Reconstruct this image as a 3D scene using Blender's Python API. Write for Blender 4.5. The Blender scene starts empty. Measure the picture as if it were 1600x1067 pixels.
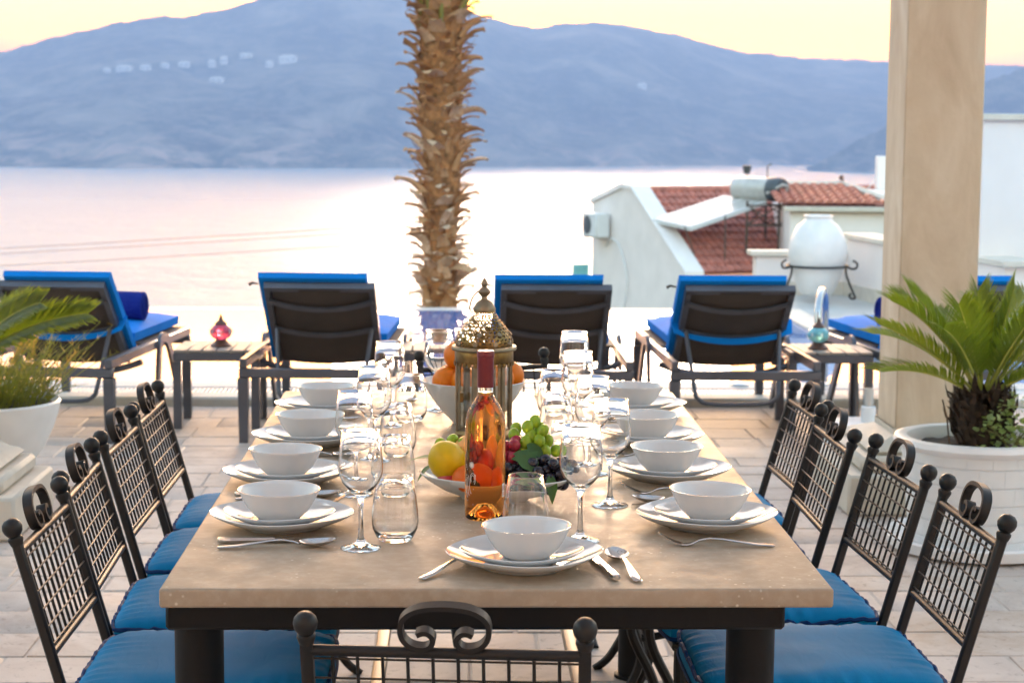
import bpy, bmesh, math, random
from mathutils import Vector, Matrix, noise
R = math.radians
PI = math.pi
random.seed(7)
scene = bpy.context.scene
C = scene.collection

# ------------------------------------------------------------------ camera, sky, sun, exposure
cam_d = bpy.data.cameras.new('camera')
cam = bpy.data.objects.new('camera', cam_d)
C.objects.link(cam)
cam.matrix_world = Matrix(((0.9995023, -0.003998, -0.0312909, 0.0),
                           (-0.030632, 0.1139442, -0.9930148, 0.0),
                           (0.0075355, 0.9934791, 0.1137651, 1.49),
                           (0, 0, 0, 1)))
cam_d.sensor_width = 36
cam_d.lens = 2950 / 1600 * 36
cam_d.clip_start = 0.05
cam_d.clip_end = 30000
cam_d.dof.use_dof = True
cam_d.dof.focus_distance = 3.35
cam_d.dof.aperture_fstop = 10.0
scene.camera = cam

SUN_EL, SUN_AZ = 2.3, 2.4          # degrees above the horizon, degrees to the right of +Y
world = bpy.data.worlds.new('World')
scene.world = world
world.use_nodes = True
wn = world.node_tree
wn.nodes.clear()
sky = wn.nodes.new('ShaderNodeTexSky')
sky.sky_type = 'NISHITA'
sky.sun_disc = False
sky.sun_elevation = R(SUN_EL)
sky.sun_rotation = R(SUN_AZ)
sky.altitude = 50
sky.air_density = 1.35
sky.dust_density = 5.0
sky.ozone_density = 1.45
bg = wn.nodes.new('ShaderNodeBackground')
bg.inputs['Strength'].default_value = 0.15
wo = wn.nodes.new('ShaderNodeOutputWorld')
wn.links.new(sky.outputs[0], bg.inputs['Color'])
wn.links.new(bg.outputs[0], wo.inputs['Surface'])

sun_d = bpy.data.lights.new('sun', 'SUN')
sun_d.energy = 0.2
sun_d.angle = R(12)
sun_d.color = (1.0, 0.80, 0.58)
sun = bpy.data.objects.new('sun', sun_d)
C.objects.link(sun)
_e, _a = R(SUN_EL + 5), R(SUN_AZ)
sun.rotation_euler = Vector((math.sin(_a) * math.cos(_e), math.cos(_a) * math.cos(_e), math.sin(_e))).to_track_quat('Z', 'Y').to_euler()

scene.view_settings.view_transform = 'Standard'
scene.view_settings.look = 'None'
scene.view_settings.exposure = 4.5
scene.view_settings.gamma = 1.0
scene.view_settings.use_curve_mapping = False
scene.render.engine = 'CYCLES'
cy = scene.cycles
cy.use_denoising = True
cy.max_bounces = 14
cy.transmission_bounces = 12
cy.glossy_bounces = 6
cy.diffuse_bounces = 4
cy.transparent_max_bounces = 12
cy.volume_bounces = 0
cy.sample_clamp_indirect = 8.0
cy.blur_glossy = 0.3

# ------------------------------------------------------------------ helpers
class MB:
    def __init__(s):
        s.v = []; s.f = []
    def add(s, vs, fs):
        n = len(s.v)
        s.v += [tuple(p) for p in vs]
        s.f += [tuple(i + n for i in f) for f in fs]
        return s
    def box(s, c, d, M=None, taper=None):
        x, y, z = d[0] / 2, d[1] / 2, d[2] / 2
        vs = []
        for sz in (-1, 1):
            k = 1 if (taper is None or sz > 0) else taper
            for sx, sy in ((-1, -1), (1, -1), (1, 1), (-1, 1)):
                vs.append(Vector((sx * x * k, sy * y * k, sz * z)))
        if M is not None: vs = [M @ v for v in vs]
        vs = [v + Vector(c) for v in vs]
        return s.add(vs, [(3, 2, 1, 0), (4, 5, 6, 7), (0, 1, 5, 4), (1, 2, 6, 5), (2, 3, 7, 6), (3, 0, 4, 7)])
    def rbox(s, c, d, b, M=None, seg=1):
        bm = bmesh.new()
        bmesh.ops.create_cube(bm, size=1)
        for v in bm.verts: v.co = Vector((v.co.x * d[0], v.co.y * d[1], v.co.z * d[2]))
        bmesh.ops.bevel(bm, geom=list(bm.edges), offset=b, segments=seg, affect='EDGES', profile=0.5)
        bm.verts.index_update()
        vs = [(M @ v.co if M is not None else v.co.copy()) + Vector(c) for v in bm.verts]
        fs = [tuple(v.index for v in f.verts) for f in bm.faces]
        bm.free()
        return s.add(vs, fs)
    def sweep(s, pts, sec, closed=False, up=(0, 0, 1), scale=None, caps=True):
        """section (list of 2d points: side, normal) along pts; a fixed up hint keeps flat bars flat"""
        P = [Vector(p) for p in pts]; n = len(P); m = len(sec)
        up = Vector(up); vs = []; prev = None
        for i in range(n):
            if closed: t = P[(i + 1) % n] - P[i - 1]
            else: t = P[min(i + 1, n - 1)] - P[max(i - 1, 0)]
            t.normalize()
            a = up.cross(t)
            if a.length < 1e-4: a = prev if prev is not None else Vector((1, 0, 0))
            a.normalize()
            if prev is not None and a.dot(prev) < 0 and False: a = -a
            prev = a
            b = t.cross(a)
            k = scale[i] if scale else 1
            for u, w in sec: vs.append(P[i] + a * u * k + b * w * k)
        fs = []
        for i in range(n if closed else n - 1):
            j = (i + 1) % n
            for q in range(m):
                r = (q + 1) % m
                fs.append((i * m + q, i * m + r, j * m + r, j * m + q))
        if caps and not closed:
            fs.append(tuple(range(m - 1, -1, -1)))
            fs.append(tuple((n - 1) * m + q for q in range(m)))
        return s.add(vs, fs)
    def tube(s, pts, r, n=8, closed=False, caps=True):
        """round tube, parallel transport, r is a number or a list"""
        P = [Vector(p) for p in pts]; N = len(P)
        rr = r if isinstance(r, (list, tuple)) else [r] * N
        T = []
        for i in range(N):
            if closed: t = P[(i + 1) % N] - P[i - 1]
            else: t = P[min(i + 1, N - 1)] - P[max(i - 1, 0)]
            T.append(t.normalized())
        a = T[0].orthogonal().normalized(); vs = []
        for i in range(N):
            a = (a - T[i] * a.dot(T[i])).normalized()
            b = T[i].cross(a)
            for q in range(n):
                w = 2 * PI * q / n
                vs.append(P[i] + (a * math.cos(w) + b * math.sin(w)) * rr[i])
        fs = []
        for i in range(N if closed else N - 1):
            j = (i + 1) % N
            for q in range(n):
                k = (q + 1) % n
                fs.append((i * n + q, i * n + k, j * n + k, j * n + q))
        if caps and not closed:
            fs.append(tuple(range(n - 1, -1, -1)))
            fs.append(tuple((N - 1) * n + q for q in range(n)))
        return s.add(vs, fs)
    def lathe(s, prof, n=48, c=(0, 0, 0), shape=None, closed=False, M=None):
        """prof: (r, z) list; r == 0 makes a pole"""
        c = Vector(c); vs = []; rings = []
        for r, z in prof:
            if r < 1e-7:
                rings.append([len(vs)]); vs.append(Vector((0, 0, z)))
            else:
                ring = []
                for q in range(n):
                    w = 2 * PI * q / n
                    k = r * (shape(w) if shape else 1)
                    ring.append(len(vs)); vs.append(Vector((k * math.cos(w), k * math.sin(w), z)))
                rings.append(ring)
        fs = []
        m = len(rings)
        for i in range(m if closed else m - 1):
            A, B = rings[i], rings[(i + 1) % m]
            if len(A) == 1 and len(B) == 1: continue
            for q in range(n):
                k = (q + 1) % n
                if len(A) == 1: fs.append((A[0], B[k], B[q]))
                elif len(B) == 1: fs.append((A[q], A[k], B[0]))
                else: fs.append((A[q], A[k], B[k], B[q]))
        if M is not None: vs = [M @ v for v in vs]
        return s.add([v + c for v in vs], fs)
    def ball(s, c, r, nu=12, nv=8, M=None):
        rx, ry, rz = r if isinstance(r, (tuple, list)) else (r, r, r)
        vs = [Vector((0, 0, -rz))]
        for j in range(1, nv):
            p = PI * j / nv
            for q in range(nu):
                w = 2 * PI * q / nu
                vs.append(Vector((rx * math.sin(p) * math.cos(w), ry * math.sin(p) * math.sin(w), -rz * math.cos(p))))
        vs.append(Vector((0, 0, rz)))
        fs = []
        for q in range(nu):
            fs.append((0, 1 + (q + 1) % nu, 1 + q))
            e = len(vs) - 1; b = 1 + (nv - 2) * nu
            fs.append((b + q, b + (q + 1) % nu, e))
        for j in range(nv - 2):
            for q in range(nu):
                a = 1 + j * nu
                fs.append((a + q, a + (q + 1) % nu, a + nu + (q + 1) % nu, a + nu + q))
        if M is not None: vs = [M @ v for v in vs]
        return s.add([v + Vector(c) for v in vs], fs)
    def mesh(s, name, mat, smooth=40):
        me = bpy.data.meshes.new(name)
        me.from_pydata(s.v, [], s.f)
        if smooth:
            me.polygons.foreach_set('use_smooth', [True] * len(me.polygons))
            me.set_sharp_from_angle(angle=R(smooth))
        me.update()
        if mat: me.materials.append(mat)
        return me
    def build(s, name, mat, parent=None, smooth=40, loc=None, rot=None):
        return link(name, s.mesh(name, mat, smooth), parent, loc, rot)

def link(name, me, parent=None, loc=None, rot=None):
    o = bpy.data.objects.new(name, me)
    C.objects.link(o)
    if parent is not None: o.parent = parent
    if loc is not None: o.location = loc
    if rot is not None: o.rotation_euler = rot
    return o

def tag(o, label, cat, group=None):
    o['label'] = label; o['category'] = cat
    if group: o['group'] = group
    return o
def thing(name, label, cat, loc=(0, 0, 0), rz=0, group=None):
    o = bpy.data.objects.new(name, None)
    C.objects.link(o)
    o.empty_display_size = 0.1
    o.location = loc; o.rotation_euler = (0, 0, rz)
    return tag(o, label, cat, group)
def structure(o): o['kind'] = 'structure'; return o
def stuff(o): o['kind'] = 'stuff'; return o
def copy_tree(o, parent=None):
    c = o.copy(); C.objects.link(c)
    if parent is not None: c.parent = parent
    for ch in list(o.children): copy_tree(ch, c)
    return c
def bez(a, b, c, n):
    a, b, c = Vector(a), Vector(b), Vector(c)
    return [a * (1 - t) ** 2 + b * 2 * t * (1 - t) + c * t * t for t in [i / (n - 1) for i in range(n)]]
def spline(pts, n):
    """Catmull-Rom through pts, n samples a segment"""
    P = [Vector(p) for p in pts]; out = []
    for i in range(len(P) - 1):
        p0, p1, p2, p3 = P[max(i - 1, 0)], P[i], P[i + 1], P[min(i + 2, len(P) - 1)]
        for k in range(n):
            t = k / n
            out.append(0.5 * ((2 * p1) + (p2 - p0) * t + (2 * p0 - 5 * p1 + 4 * p2 - p3) * t * t + (3 * p1 - p0 - 3 * p2 + p3) * t ** 3))
    out.append(P[-1]); return out

# ------------------------------------------------------------------ materials
class Mat:
    def __init__(s, name):
        s.m = bpy.data.materials.new(name); s.m.use_nodes = True
        s.t = s.m.node_tree; s.p = s.t.nodes['Principled BSDF']
    def node(s, kind, **kw):
        n = s.t.nodes.new(kind)
        for k, v in kw.items(): setattr(n, k, v)
        return n
    def ln(s, a, b): s.t.links.new(a, b)
    def set(s, **kw):
        for k, v in kw.items():
            k = k.replace('_', ' ')
            s.p.inputs[k].default_value = (*v, 1) if isinstance(v, tuple) and len(v) == 3 and 'Color' in k or k == 'Specular Tint' else v
        return s
    def coord(s, kind='Object', scale=(1, 1, 1)):
        tc = s.node('ShaderNodeTexCoord'); mp = s.node('ShaderNodeMapping')
        mp.inputs['Scale'].default_value = scale
        s.ln(tc.outputs[kind], mp.inputs['Vector']); return mp.outputs[0]
    def noise(s, vec, scale, detail=4, rough=0.55, dist=0.0):
        n = s.node('ShaderNodeTexNoise')
        n.inputs['Scale'].default_value = scale; n.inputs['Detail'].default_value = detail
        n.inputs['Roughness'].default_value = rough; n.inputs['Distortion'].default_value = dist
        s.ln(vec, n.inputs['Vector']); return n.outputs['Fac']
    def ramp(s, fac, stops):
        r = s.node('ShaderNodeValToRGB'); e = r.color_ramp.elements
        while len(e) < len(stops): e.new(0.5)
        for q, (pos, col) in zip(e, stops):
            q.position = pos; q.color = (*col, 1) if len(col) == 3 else col
        s.ln(fac, r.inputs[0]); return r.outputs[0]
    def mix(s, fac, a, b, mode='MIX'):
        m = s.node('ShaderNodeMix', data_type='RGBA', blend_type=mode)
        for sock, val in ((m.inputs[0], fac), (m.inputs[6], a), (m.inputs[7], b)):
            if isinstance(val, bpy.types.NodeSocket): s.ln(val, sock)
            elif isinstance(val, (int, float)): sock.default_value = val
            else: sock.default_value = (*val, 1)
        return m.outputs[2]
    def rand(s):
        return s.node('ShaderNodeObjectInfo').outputs['Random']
    def bump(s, h, strength=0.3, dist=0.01):
        b = s.node('ShaderNodeBump')
        b.inputs['Strength'].default_value = strength; b.inputs['Distance'].default_value = dist
        s.ln(h, b.inputs['Height']); s.ln(b.outputs[0], s.p.inputs['Normal']); return s
    def col(s, sock): s.ln(sock, s.p.inputs['Base Color']); return s

def plain(name, c, rough=0.5, metal=0.0, var=0.15, nscale=8, bump=0.0, bscale=60, bdist=0.002, **kw):
    m = Mat(name); v = m.coord()
    n = m.noise(v, nscale)
    lo = tuple(x * (1 - var) for x in c); hi = tuple(min(1, x * (1 + var)) for x in c)
    m.col(m.ramp(n, [(0.3, lo), (0.7, hi)]))
    m.set(Roughness=rough, Metallic=metal, **kw)
    if bump: m.bump(m.noise(v, bscale), bump, bdist)
    return m.m

def stone_top():
    m = Mat('beige_stone'); v = m.coord()
    big = m.noise(v, 2.2, 5, 0.6, 0.4); fine = m.noise(v, 38, 6, 0.65)
    c = m.ramp(big, [(0.25, (0.315, 0.237, 0.168)), (0.55, (0.35, 0.268, 0.192)), (0.8, (0.39, 0.305, 0.226))])
    c = m.mix(m.ramp(fine, [(0.45, (0, 0, 0)), (0.8, (0.7, 0.7, 0.7))]), c, (0.46, 0.38, 0.29))
    vv = m.node('ShaderNodeTexVoronoi'); vv.inputs['Scale'].default_value = 62
    m.ln(v, vv.inputs['Vector'])
    sp = m.ramp(vv.outputs['Distance'], [(0.06, (1, 1, 1)), (0.20, (0, 0, 0))])
    msk = m.ramp(m.noise(v, 9, 2), [(0.5, (0, 0, 0)), (0.62, (1, 1, 1))])
    c = m.mix(m.mix(1.0, sp, msk, 'MULTIPLY'), c, (0.68, 0.60, 0.48))
    m.col(c)
    m.ln(m.ramp(m.noise(v, 14, 5), [(0.3, (0.36,) * 3), (0.7, (0.56,) * 3)]), m.p.inputs['Roughness'])
    m.set(Specular_IOR_Level=0.22); m.bump(fine, 0.12, 0.002); return m.m

def paving():
    m = Mat('travertine_paving'); v = m.coord(); r = m.rand()
    base = m.ramp(r, [(0.0, (0.38, 0.295, 0.25)), (0.35, (0.45, 0.36, 0.31)), (0.7, (0.50, 0.405, 0.35)), (1.0, (0.43, 0.32, 0.245))])
    gw = m.node('ShaderNodeNewGeometry').outputs['Position']
    n = m.noise(gw, 4.5, 7, 0.68, 0.6)
    c = m.mix(m.ramp(n, [(0.35, (0, 0, 0)), (0.7, (1, 1, 1))]), base, (0.58, 0.49, 0.43))
    pit = m.noise(gw, 26, 6, 0.72, 0.8)
    c = m.mix(m.ramp(pit, [(0.57, (0, 0, 0)), (0.68, (0.75, 0.75, 0.75))]), c, (0.22, 0.165, 0.135))
    m.col(c); m.set(Roughness=0.62, Specular_IOR_Level=0.25); m.bump(pit, -0.35, 0.004); return m.m

def fabric(name, c, wr=0.35, sc=6.0, rough=0.62):
    m = Mat(name); v = m.coord()
    n = m.noise(v, 3)
    m.col(m.ramp(n, [(0.3, tuple(x * 0.86 for x in c)), (0.7, tuple(min(1, x * 1.1) for x in c))]))
    m.set(Roughness=rough, Specular_IOR_Level=0.10)
    w = m.noise(m.coord('Object', (1.0, 3.2, 1.0)), sc, 3, 0.5, 1.0)
    t = m.noise(v, 260, 1)
    h = m.node('ShaderNodeMath', operation='MULTIPLY_ADD')
    m.ln(t, h.inputs[0]); h.inputs[1].default_value = 0.06; m.ln(w, h.inputs[2])
    m.bump(h.outputs[0], wr, 0.02); return m.m

def glassm(name, c=(1, 1, 1), ior=1.5, rough=0.0):
    m = Mat(name)
    m.set(Base_Color=c, Roughness=rough, Transmission_Weight=1.0, IOR=ior); return m.m

def seam():
    m = Mat('sea_water'); v = m.coord('Object')
    m.set(Base_Color=(0.13, 0.30, 0.36), Roughness=0.25, IOR=1.33)
    a = m.noise(m.coord('Object', (0.05, 0.12, 0.1)), 1.0, 5, 0.62)
    b = m.noise(m.coord('Object', (0.006, 0.02, 0.02)), 1.0, 3, 0.5)
    h = m.node('ShaderNodeMath', operation='ADD'); m.ln(a, h.inputs[0]); m.ln(b, h.inputs[1])
    m.bump(h.outputs[0], 1.0, 5.0); return m.m

def poolm():
    m = Mat('pool_water')
    br = m.node('ShaderNodeTexBrick')
    br.offset = 0.0
    br.inputs['Scale'].default_value = 1.0
    br.inputs['Brick Width'].default_value = 0.05; br.inputs['Row Height'].default_value = 0.05
    br.inputs['Mortar Size'].default_value = 0.004
    br.inputs['Color1'].default_value = (0.05, 0.14, 0.42, 1); br.inputs['Color2'].default_value = (0.07, 0.19, 0.50, 1)
    br.inputs['Mortar'].default_value = (0.16, 0.27, 0.52, 1)
    m.ln(m.coord(), br.inputs['Vector'])
    m.col(br.outputs['Color'])
    m.set(Roughness=0.02, IOR=1.34)
    m.bump(m.noise(m.coord('Object', (1, 1.6, 1)), 3.0, 2, 0.5), 0.05, 0.02); return m.m

def hillm():
    m = Mat('hill_scrub'); v = m.coord()
    big = m.noise(m.coord('Object', (1, 1, 1.6)), 0.0085, 7, 0.70, 0.6)
    fine = m.noise(v, 0.045, 6, 0.75)
    c = m.ramp(big, [(0.36, (0.008, 0.013, 0.006)), (0.50, (0.04, 0.046, 0.022)), (0.64, (0.32, 0.25, 0.17))])
    c = m.mix(m.ramp(fine, [(0.47, (0, 0, 0)), (0.60, (0.75, 0.75, 0.75))]), c, (0.22, 0.18, 0.125))
    # pale cliffs low down by the shore, and bare earth patches
    geo = m.node('ShaderNodeNewGeometry'); sx = m.node('ShaderNodeSeparateXYZ'); m.ln(geo.outputs['Position'], sx.inputs[0])
    low = m.node('ShaderNodeMapRange'); low.inputs[1].default_value = -50; low.inputs[2].default_value = 15
    low.inputs[3].default_value = 1; low.inputs[4].default_value = 0
    m.ln(sx.outputs['Z'], low.inputs[0])
    cl = m.ramp(m.noise(m.coord('Object', (1, 1, 1.2)), 0.013, 7, 0.72, 0.6), [(0.50, (0, 0, 0)), (0.62, (1, 1, 1))])
    k = m.mix(1.0, cl, low.outputs[0], 'MULTIPLY')
    c = m.mix(k, c, (0.58, 0.38, 0.27))
    m.col(c); m.set(Roughness=0.95, Specular_IOR_Level=0.1); return m.m

def potm():
    m = Mat('white_glazed_brick_pot'); 
    tc = m.node('ShaderNodeTexCoord'); sp = m.node('ShaderNodeSeparateXYZ'); m.ln(tc.outputs['Object'], sp.inputs[0])
    at = m.node('ShaderNodeMath', operation='ARCTAN2'); m.ln(sp.outputs['Y'], at.inputs[0]); m.ln(sp.outputs['X'], at.inputs[1])
    cb = m.node('ShaderNodeCombineXYZ'); m.ln(at.outputs[0], cb.inputs[0]); m.ln(sp.outputs['Z'], cb.inputs[1])
    br = m.node('ShaderNodeTexBrick'); br.inputs['Scale'].default_value = 1.0
    br.inputs['Brick Width'].default_value = 0.33; br.inputs['Row Height'].default_value = 0.065
    br.inputs['Mortar Size'].default_value = 0.004; br.inputs['Mortar Smooth'].default_value = 0.6
    br.inputs['Color1'].default_value = br.inputs['Color2'].default_value = (1, 1, 1, 1); br.inputs['Mortar'].default_value = (0, 0, 0, 1)
    m.ln(cb.outputs[0], br.inputs['Vector'])
    m.col(m.ramp(m.noise(m.coord(), 6), [(0.3, (0.70, 0.69, 0.68)), (0.7, (0.80, 0.79, 0.78))]))
    m.set(Roughness=0.35)
    b = m.node('ShaderNodeBump'); b.inputs['Strength'].default_value = 0.8; b.inputs['Distance'].default_value = 0.005
    m.ln(br.outputs['Color'], b.inputs['Height']); m.ln(b.outputs[0], m.p.inputs['Normal']); return m.m

def leafm(name, c1, c2, rough=0.4, trans=0.25):
    m = Mat(name); v = m.coord()
    n = m.noise(v, 14, 3)
    m.col(m.ramp(n, [(0.3, c1), (0.7, c2)]))
    m.set(Roughness=rough)
    # thin leaf: some light passes through
    tr = m.node('ShaderNodeBsdfTranslucent')
    tr.inputs['Color'].default_value = (min(1, c2[0] * 2.0), min(1, c2[1] * 2.0), c2[2] * 0.8, 1)
    mx = m.node('ShaderNodeMixShader'); mx.inputs[0].default_value = trans
    out = m.t.nodes['Material Output']
    m.ln(m.p.outputs[0], mx.inputs[1]); m.ln(tr.outputs[0], mx.inputs[2]); m.ln(mx.outputs[0], out.inputs['Surface'])
    return m.m

def palmbark():
    m = Mat('palm_boot'); v = m.coord()
    oi = m.node('ShaderNodeObjectInfo'); sz = m.node('ShaderNodeSeparateXYZ'); m.ln(oi.outputs['Location'], sz.inputs[0])
    ag = m.node('ShaderNodeMapRange'); ag.inputs[1].default_value = 1.9; ag.inputs[2].default_value = 0.1; ag.inputs[3].default_value = -0.28; ag.inputs[4].default_value = 0.30
    m.ln(sz.outputs['Z'], ag.inputs[0])
    ad = m.node('ShaderNodeMath', operation='ADD', use_clamp=True); m.ln(oi.outputs['Random'], ad.inputs[0]); m.ln(ag.outputs[0], ad.inputs[1]); r = ad.outputs[0]
    n = m.noise(m.coord('Object', (6, 6, 1.2)), 12, 5, 0.65)
    base = m.ramp(r, [(0.0, (0.34, 0.15, 0.06)), (0.4, (0.58, 0.33, 0.16)), (0.7, (0.76, 0.54, 0.36)), (1.0, (0.86, 0.73, 0.60))])
    m.col(m.mix(m.ramp(n, [(0.3, (0, 0, 0)), (0.75, (1, 1, 1))]), (0.44, 0.21, 0.08), base))
    m.set(Roughness=0.8); m.bump(n, 0.5, 0.01); return m.m

def citrus(name, c, deep):
    m = Mat(name); v = m.coord()
    m.col(m.ramp(m.noise(v, 9, 3), [(0.3, deep), (0.7, c)]))
    m.set(Roughness=0.38, Specular_IOR_Level=0.3)
    m.bump(m.noise(v, 190, 2), 0.18, 0.002); return m.m

def columnm():
    m = Mat('cream_stucco'); v = m.coord('Object', (1, 1, 0.35))
    n = m.noise(v, 4.5, 6, 0.65, 0.8)
    m.col(m.ramp(n, [(0.3, (0.53, 0.395, 0.275)), (0.5, (0.63, 0.495, 0.36)), (0.72, (0.74, 0.62, 0.49))]))
    m.set(Roughness=0.75); m.bump(m.noise(m.coord(), 22, 6, 0.65), 0.3, 0.006); return m.m

M = dict(
    top=stone_top(), paving=paving(),
    mortar=plain('sandy_mortar', (0.50, 0.42, 0.36), 0.9, bump=0.3),
    iron=plain('wrought_iron', (0.014, 0.011, 0.0095), 0.45, 0.0, Specular_IOR_Level=0.35, bump=0.25, bscale=150, bdist=0.0012),
    wire=plain('bronze_wire', (0.055, 0.042, 0.030), 0.38, 0.5),
    tableiron=plain('black_painted_steel', (0.0045, 0.0034, 0.003), 0.5, Specular_IOR_Level=0.25, bump=0.15, bscale=90),
    railwood=plain('tan_steel_rail', (0.30, 0.22, 0.15), 0.45),
    seat=fabric('blue_satin_cushion', (0.002, 0.20, 0.43), 0.08, 9.0, 0.75),
    piping=fabric('navy_piping', (0.003, 0.035, 0.13), 0.05),
    lounge=fabric('royal_blue_cushion', (0.003, 0.19, 0.61), 0.15, 4.0, 0.8),
    towel=fabric('navy_towel', (0.012, 0.025, 0.20), 0.5, 30.0, 0.95),
    frame=plain('grey_brown_aluminium', (0.10, 0.10, 0.115), 0.32, 0.4),
    sling=plain('brown_textile_sling', (0.052, 0.036, 0.026), 0.7, bump=0.3, bscale=400, bdist=0.001),
    slat=plain('weathered_taupe_slat', (0.28, 0.235, 0.20), 0.5),
    ceramic=plain('white_porcelain', (0.66, 0.65, 0.64), 0.07, var=0.01, Coat_Weight=0.3, Coat_Roughness=0.03),
    steel=plain('polished_cutlery_steel', (0.62, 0.60, 0.58), 0.14, 1.0, var=0.04),
    chrome=plain('stainless_rail', (0.50, 0.50, 0.50), 0.22, 1.0, var=0.04),
    glass=glassm('clear_glass'), wine=glassm('rose_wine_glass', (0.92, 0.36, 0.06), 1.37),
    neckglass=glassm('clear_bottle_glass', (0.97, 0.95, 0.90), 1.45),
    pane=glassm('lantern_pane', (0.97, 0.94, 0.86), 1.45),
    capsule=plain('burgundy_capsule', (0.145, 0.008, 0.012), 0.32, 0.2, var=0.08),
    brass=plain('aged_brass', (0.24, 0.14, 0.05), 0.36, 0.9, var=0.4, nscale=40, bump=0.2, bscale=120),
    pewter=plain('worn_cream_metal', (0.25, 0.19, 0.12), 0.42, 0.6, var=0.25, nscale=30),
    whiteprint=plain('white_print', (0.75, 0.72, 0.68), 0.5), darkprint=plain('plum_print', (0.05, 0.02, 0.03), 0.5),
    redprint=plain('red_print', (0.45, 0.03, 0.03), 0.5),
    orange=citrus('orange_peel', (0.78, 0.21, 0.004), (0.68, 0.16, 0.004)),
    tangerine=citrus('tangerine_peel', (0.75, 0.15, 0.006), (0.62, 0.10, 0.005)),
    lemon=citrus('lemon_peel', (0.68, 0.46, 0.006), (0.58, 0.36, 0.006)),
    peach=plain('peach_skin', (0.80, 0.40, 0.12), 0.55, var=0.25, nscale=18),
    redfruit=plain('red_plum_skin', (0.50, 0.03, 0.025), 0.3, var=0.3),
    ggrape=plain('green_grape_skin', (0.36, 0.52, 0.035), 0.2, var=0.18, nscale=40, Transmission_Weight=0.25, IOR=1.35),
    rgrape=plain('red_grape_skin', (0.40, 0.035, 0.06), 0.22, var=0.3, nscale=40, Transmission_Weight=0.1, IOR=1.35),
    bgrape=plain('black_grape_skin', (0.016, 0.012, 0.022), 0.24, var=0.4, nscale=40),
    stem=plain('green_stem', (0.16, 0.15, 0.04), 0.6),
    leaf=leafm('dark_green_leaf', (0.035, 0.095, 0.015), (0.07, 0.17, 0.025)),
    cycad=leafm('cycad_leaf', (0.065, 0.095, 0.010), (0.15, 0.185, 0.022), 0.4, 0.45),
    rachis=plain('yellow_green_rachis', (0.36, 0.36, 0.05), 0.45),
    variegated=leafm('variegated_leaf', (0.10, 0.17, 0.05), (0.33, 0.38, 0.16)),
    grassg=leafm('olive_grass', (0.14, 0.16, 0.025), (0.29, 0.28, 0.055), 0.5, 0.45),
    grasst=leafm('rusty_grass_tip', (0.42, 0.19, 0.07), (0.62, 0.34, 0.13), 0.6, 0.45),
    palmcore=plain('palm_fibre', (0.34, 0.15, 0.055), 0.95, var=0.6, nscale=14, bump=0.8, bscale=40, bdist=0.03),
    bark=plain('cycad_bark', (0.075, 0.045, 0.026), 0.9, var=0.5, nscale=30, bump=0.6, bscale=60, bdist=0.01),
    soil=plain('dark_soil', (0.045, 0.032, 0.024), 0.95, var=0.5, nscale=40, bump=0.6, bscale=50, bdist=0.01),
    boot=palmbark(), petiole=plain('green_petiole', (0.24, 0.22, 0.045), 0.5),
    pot=potm(), whitepot=plain('white_glazed_pot', (0.80, 0.77, 0.755), 0.38, var=0.05),
    stucco=columnm(), limestone=plain('cream_limestone', (0.56, 0.49, 0.41), 0.7, var=0.12, nscale=6, bump=0.2, bscale=40, bdist=0.004),
    white=plain('white_painted_wall', (0.84, 0.77, 0.745), 0.8, var=0.05, nscale=2, bump=0.15, bscale=30, bdist=0.004),
    coping=plain('cream_coping', (0.66, 0.60, 0.52), 0.7, var=0.08),
    deck=plain('pale_pool_paving', (0.50, 0.49, 0.47), 0.6, var=0.10, nscale=3),
    plastic=plain('white_plastic', (0.70, 0.71, 0.72), 0.4, var=0.04), darkhole=plain('dark_channel', (0.05, 0.05, 0.055), 0.8),
    rooftile=plain('terracotta_tile', (0.44, 0.15, 0.105), 0.75, var=0.35, nscale=5),
    collector=plain('collector_glass_sky_tint', (0.50, 0.47, 0.44), 0.16, var=0.05, IOR=1.75), tank=plain('galvanised_tank', (0.50, 0.485, 0.46), 0.4, 0.25, var=0.1),  # sky reflection put into the pale base colour of the collector panes
    tankend=plain('dark_tank_end', (0.07, 0.08, 0.09), 0.45, 0.2), rust=plain('rusty_stand', (0.09, 0.06, 0.045), 0.7, var=0.3),
    cyan=plain('cyan_balcony_panel', (0.20, 0.52, 0.56), 0.3), cable=plain('grey_cable', (0.30, 0.30, 0.32), 0.7),
    sea=seam(), pool=poolm(), hill=hillm(),
    slope=plain('dry_hillside', (0.11, 0.09, 0.055), 0.95, var=0.4, nscale=0.4, bump=0.5, bscale=2, bdist=0.2),
    redglass=plain('ruby_mosaic_glass', (0.90, 0.10, 0.20), 0.15, var=0.4, nscale=40, Transmission_Weight=0.6),
    blueglass=plain('turquoise_mosaic_glass', (0.22, 0.58, 0.64), 0.15, var=0.25, nscale=40, Transmission_Weight=0.3),
    crackle=plain('white_mosaic_line', (0.75, 0.78, 0.76), 0.4), woodbase=plain('dark_copper_base', (0.12, 0.055, 0.035), 0.45, 0.3),
)

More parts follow.
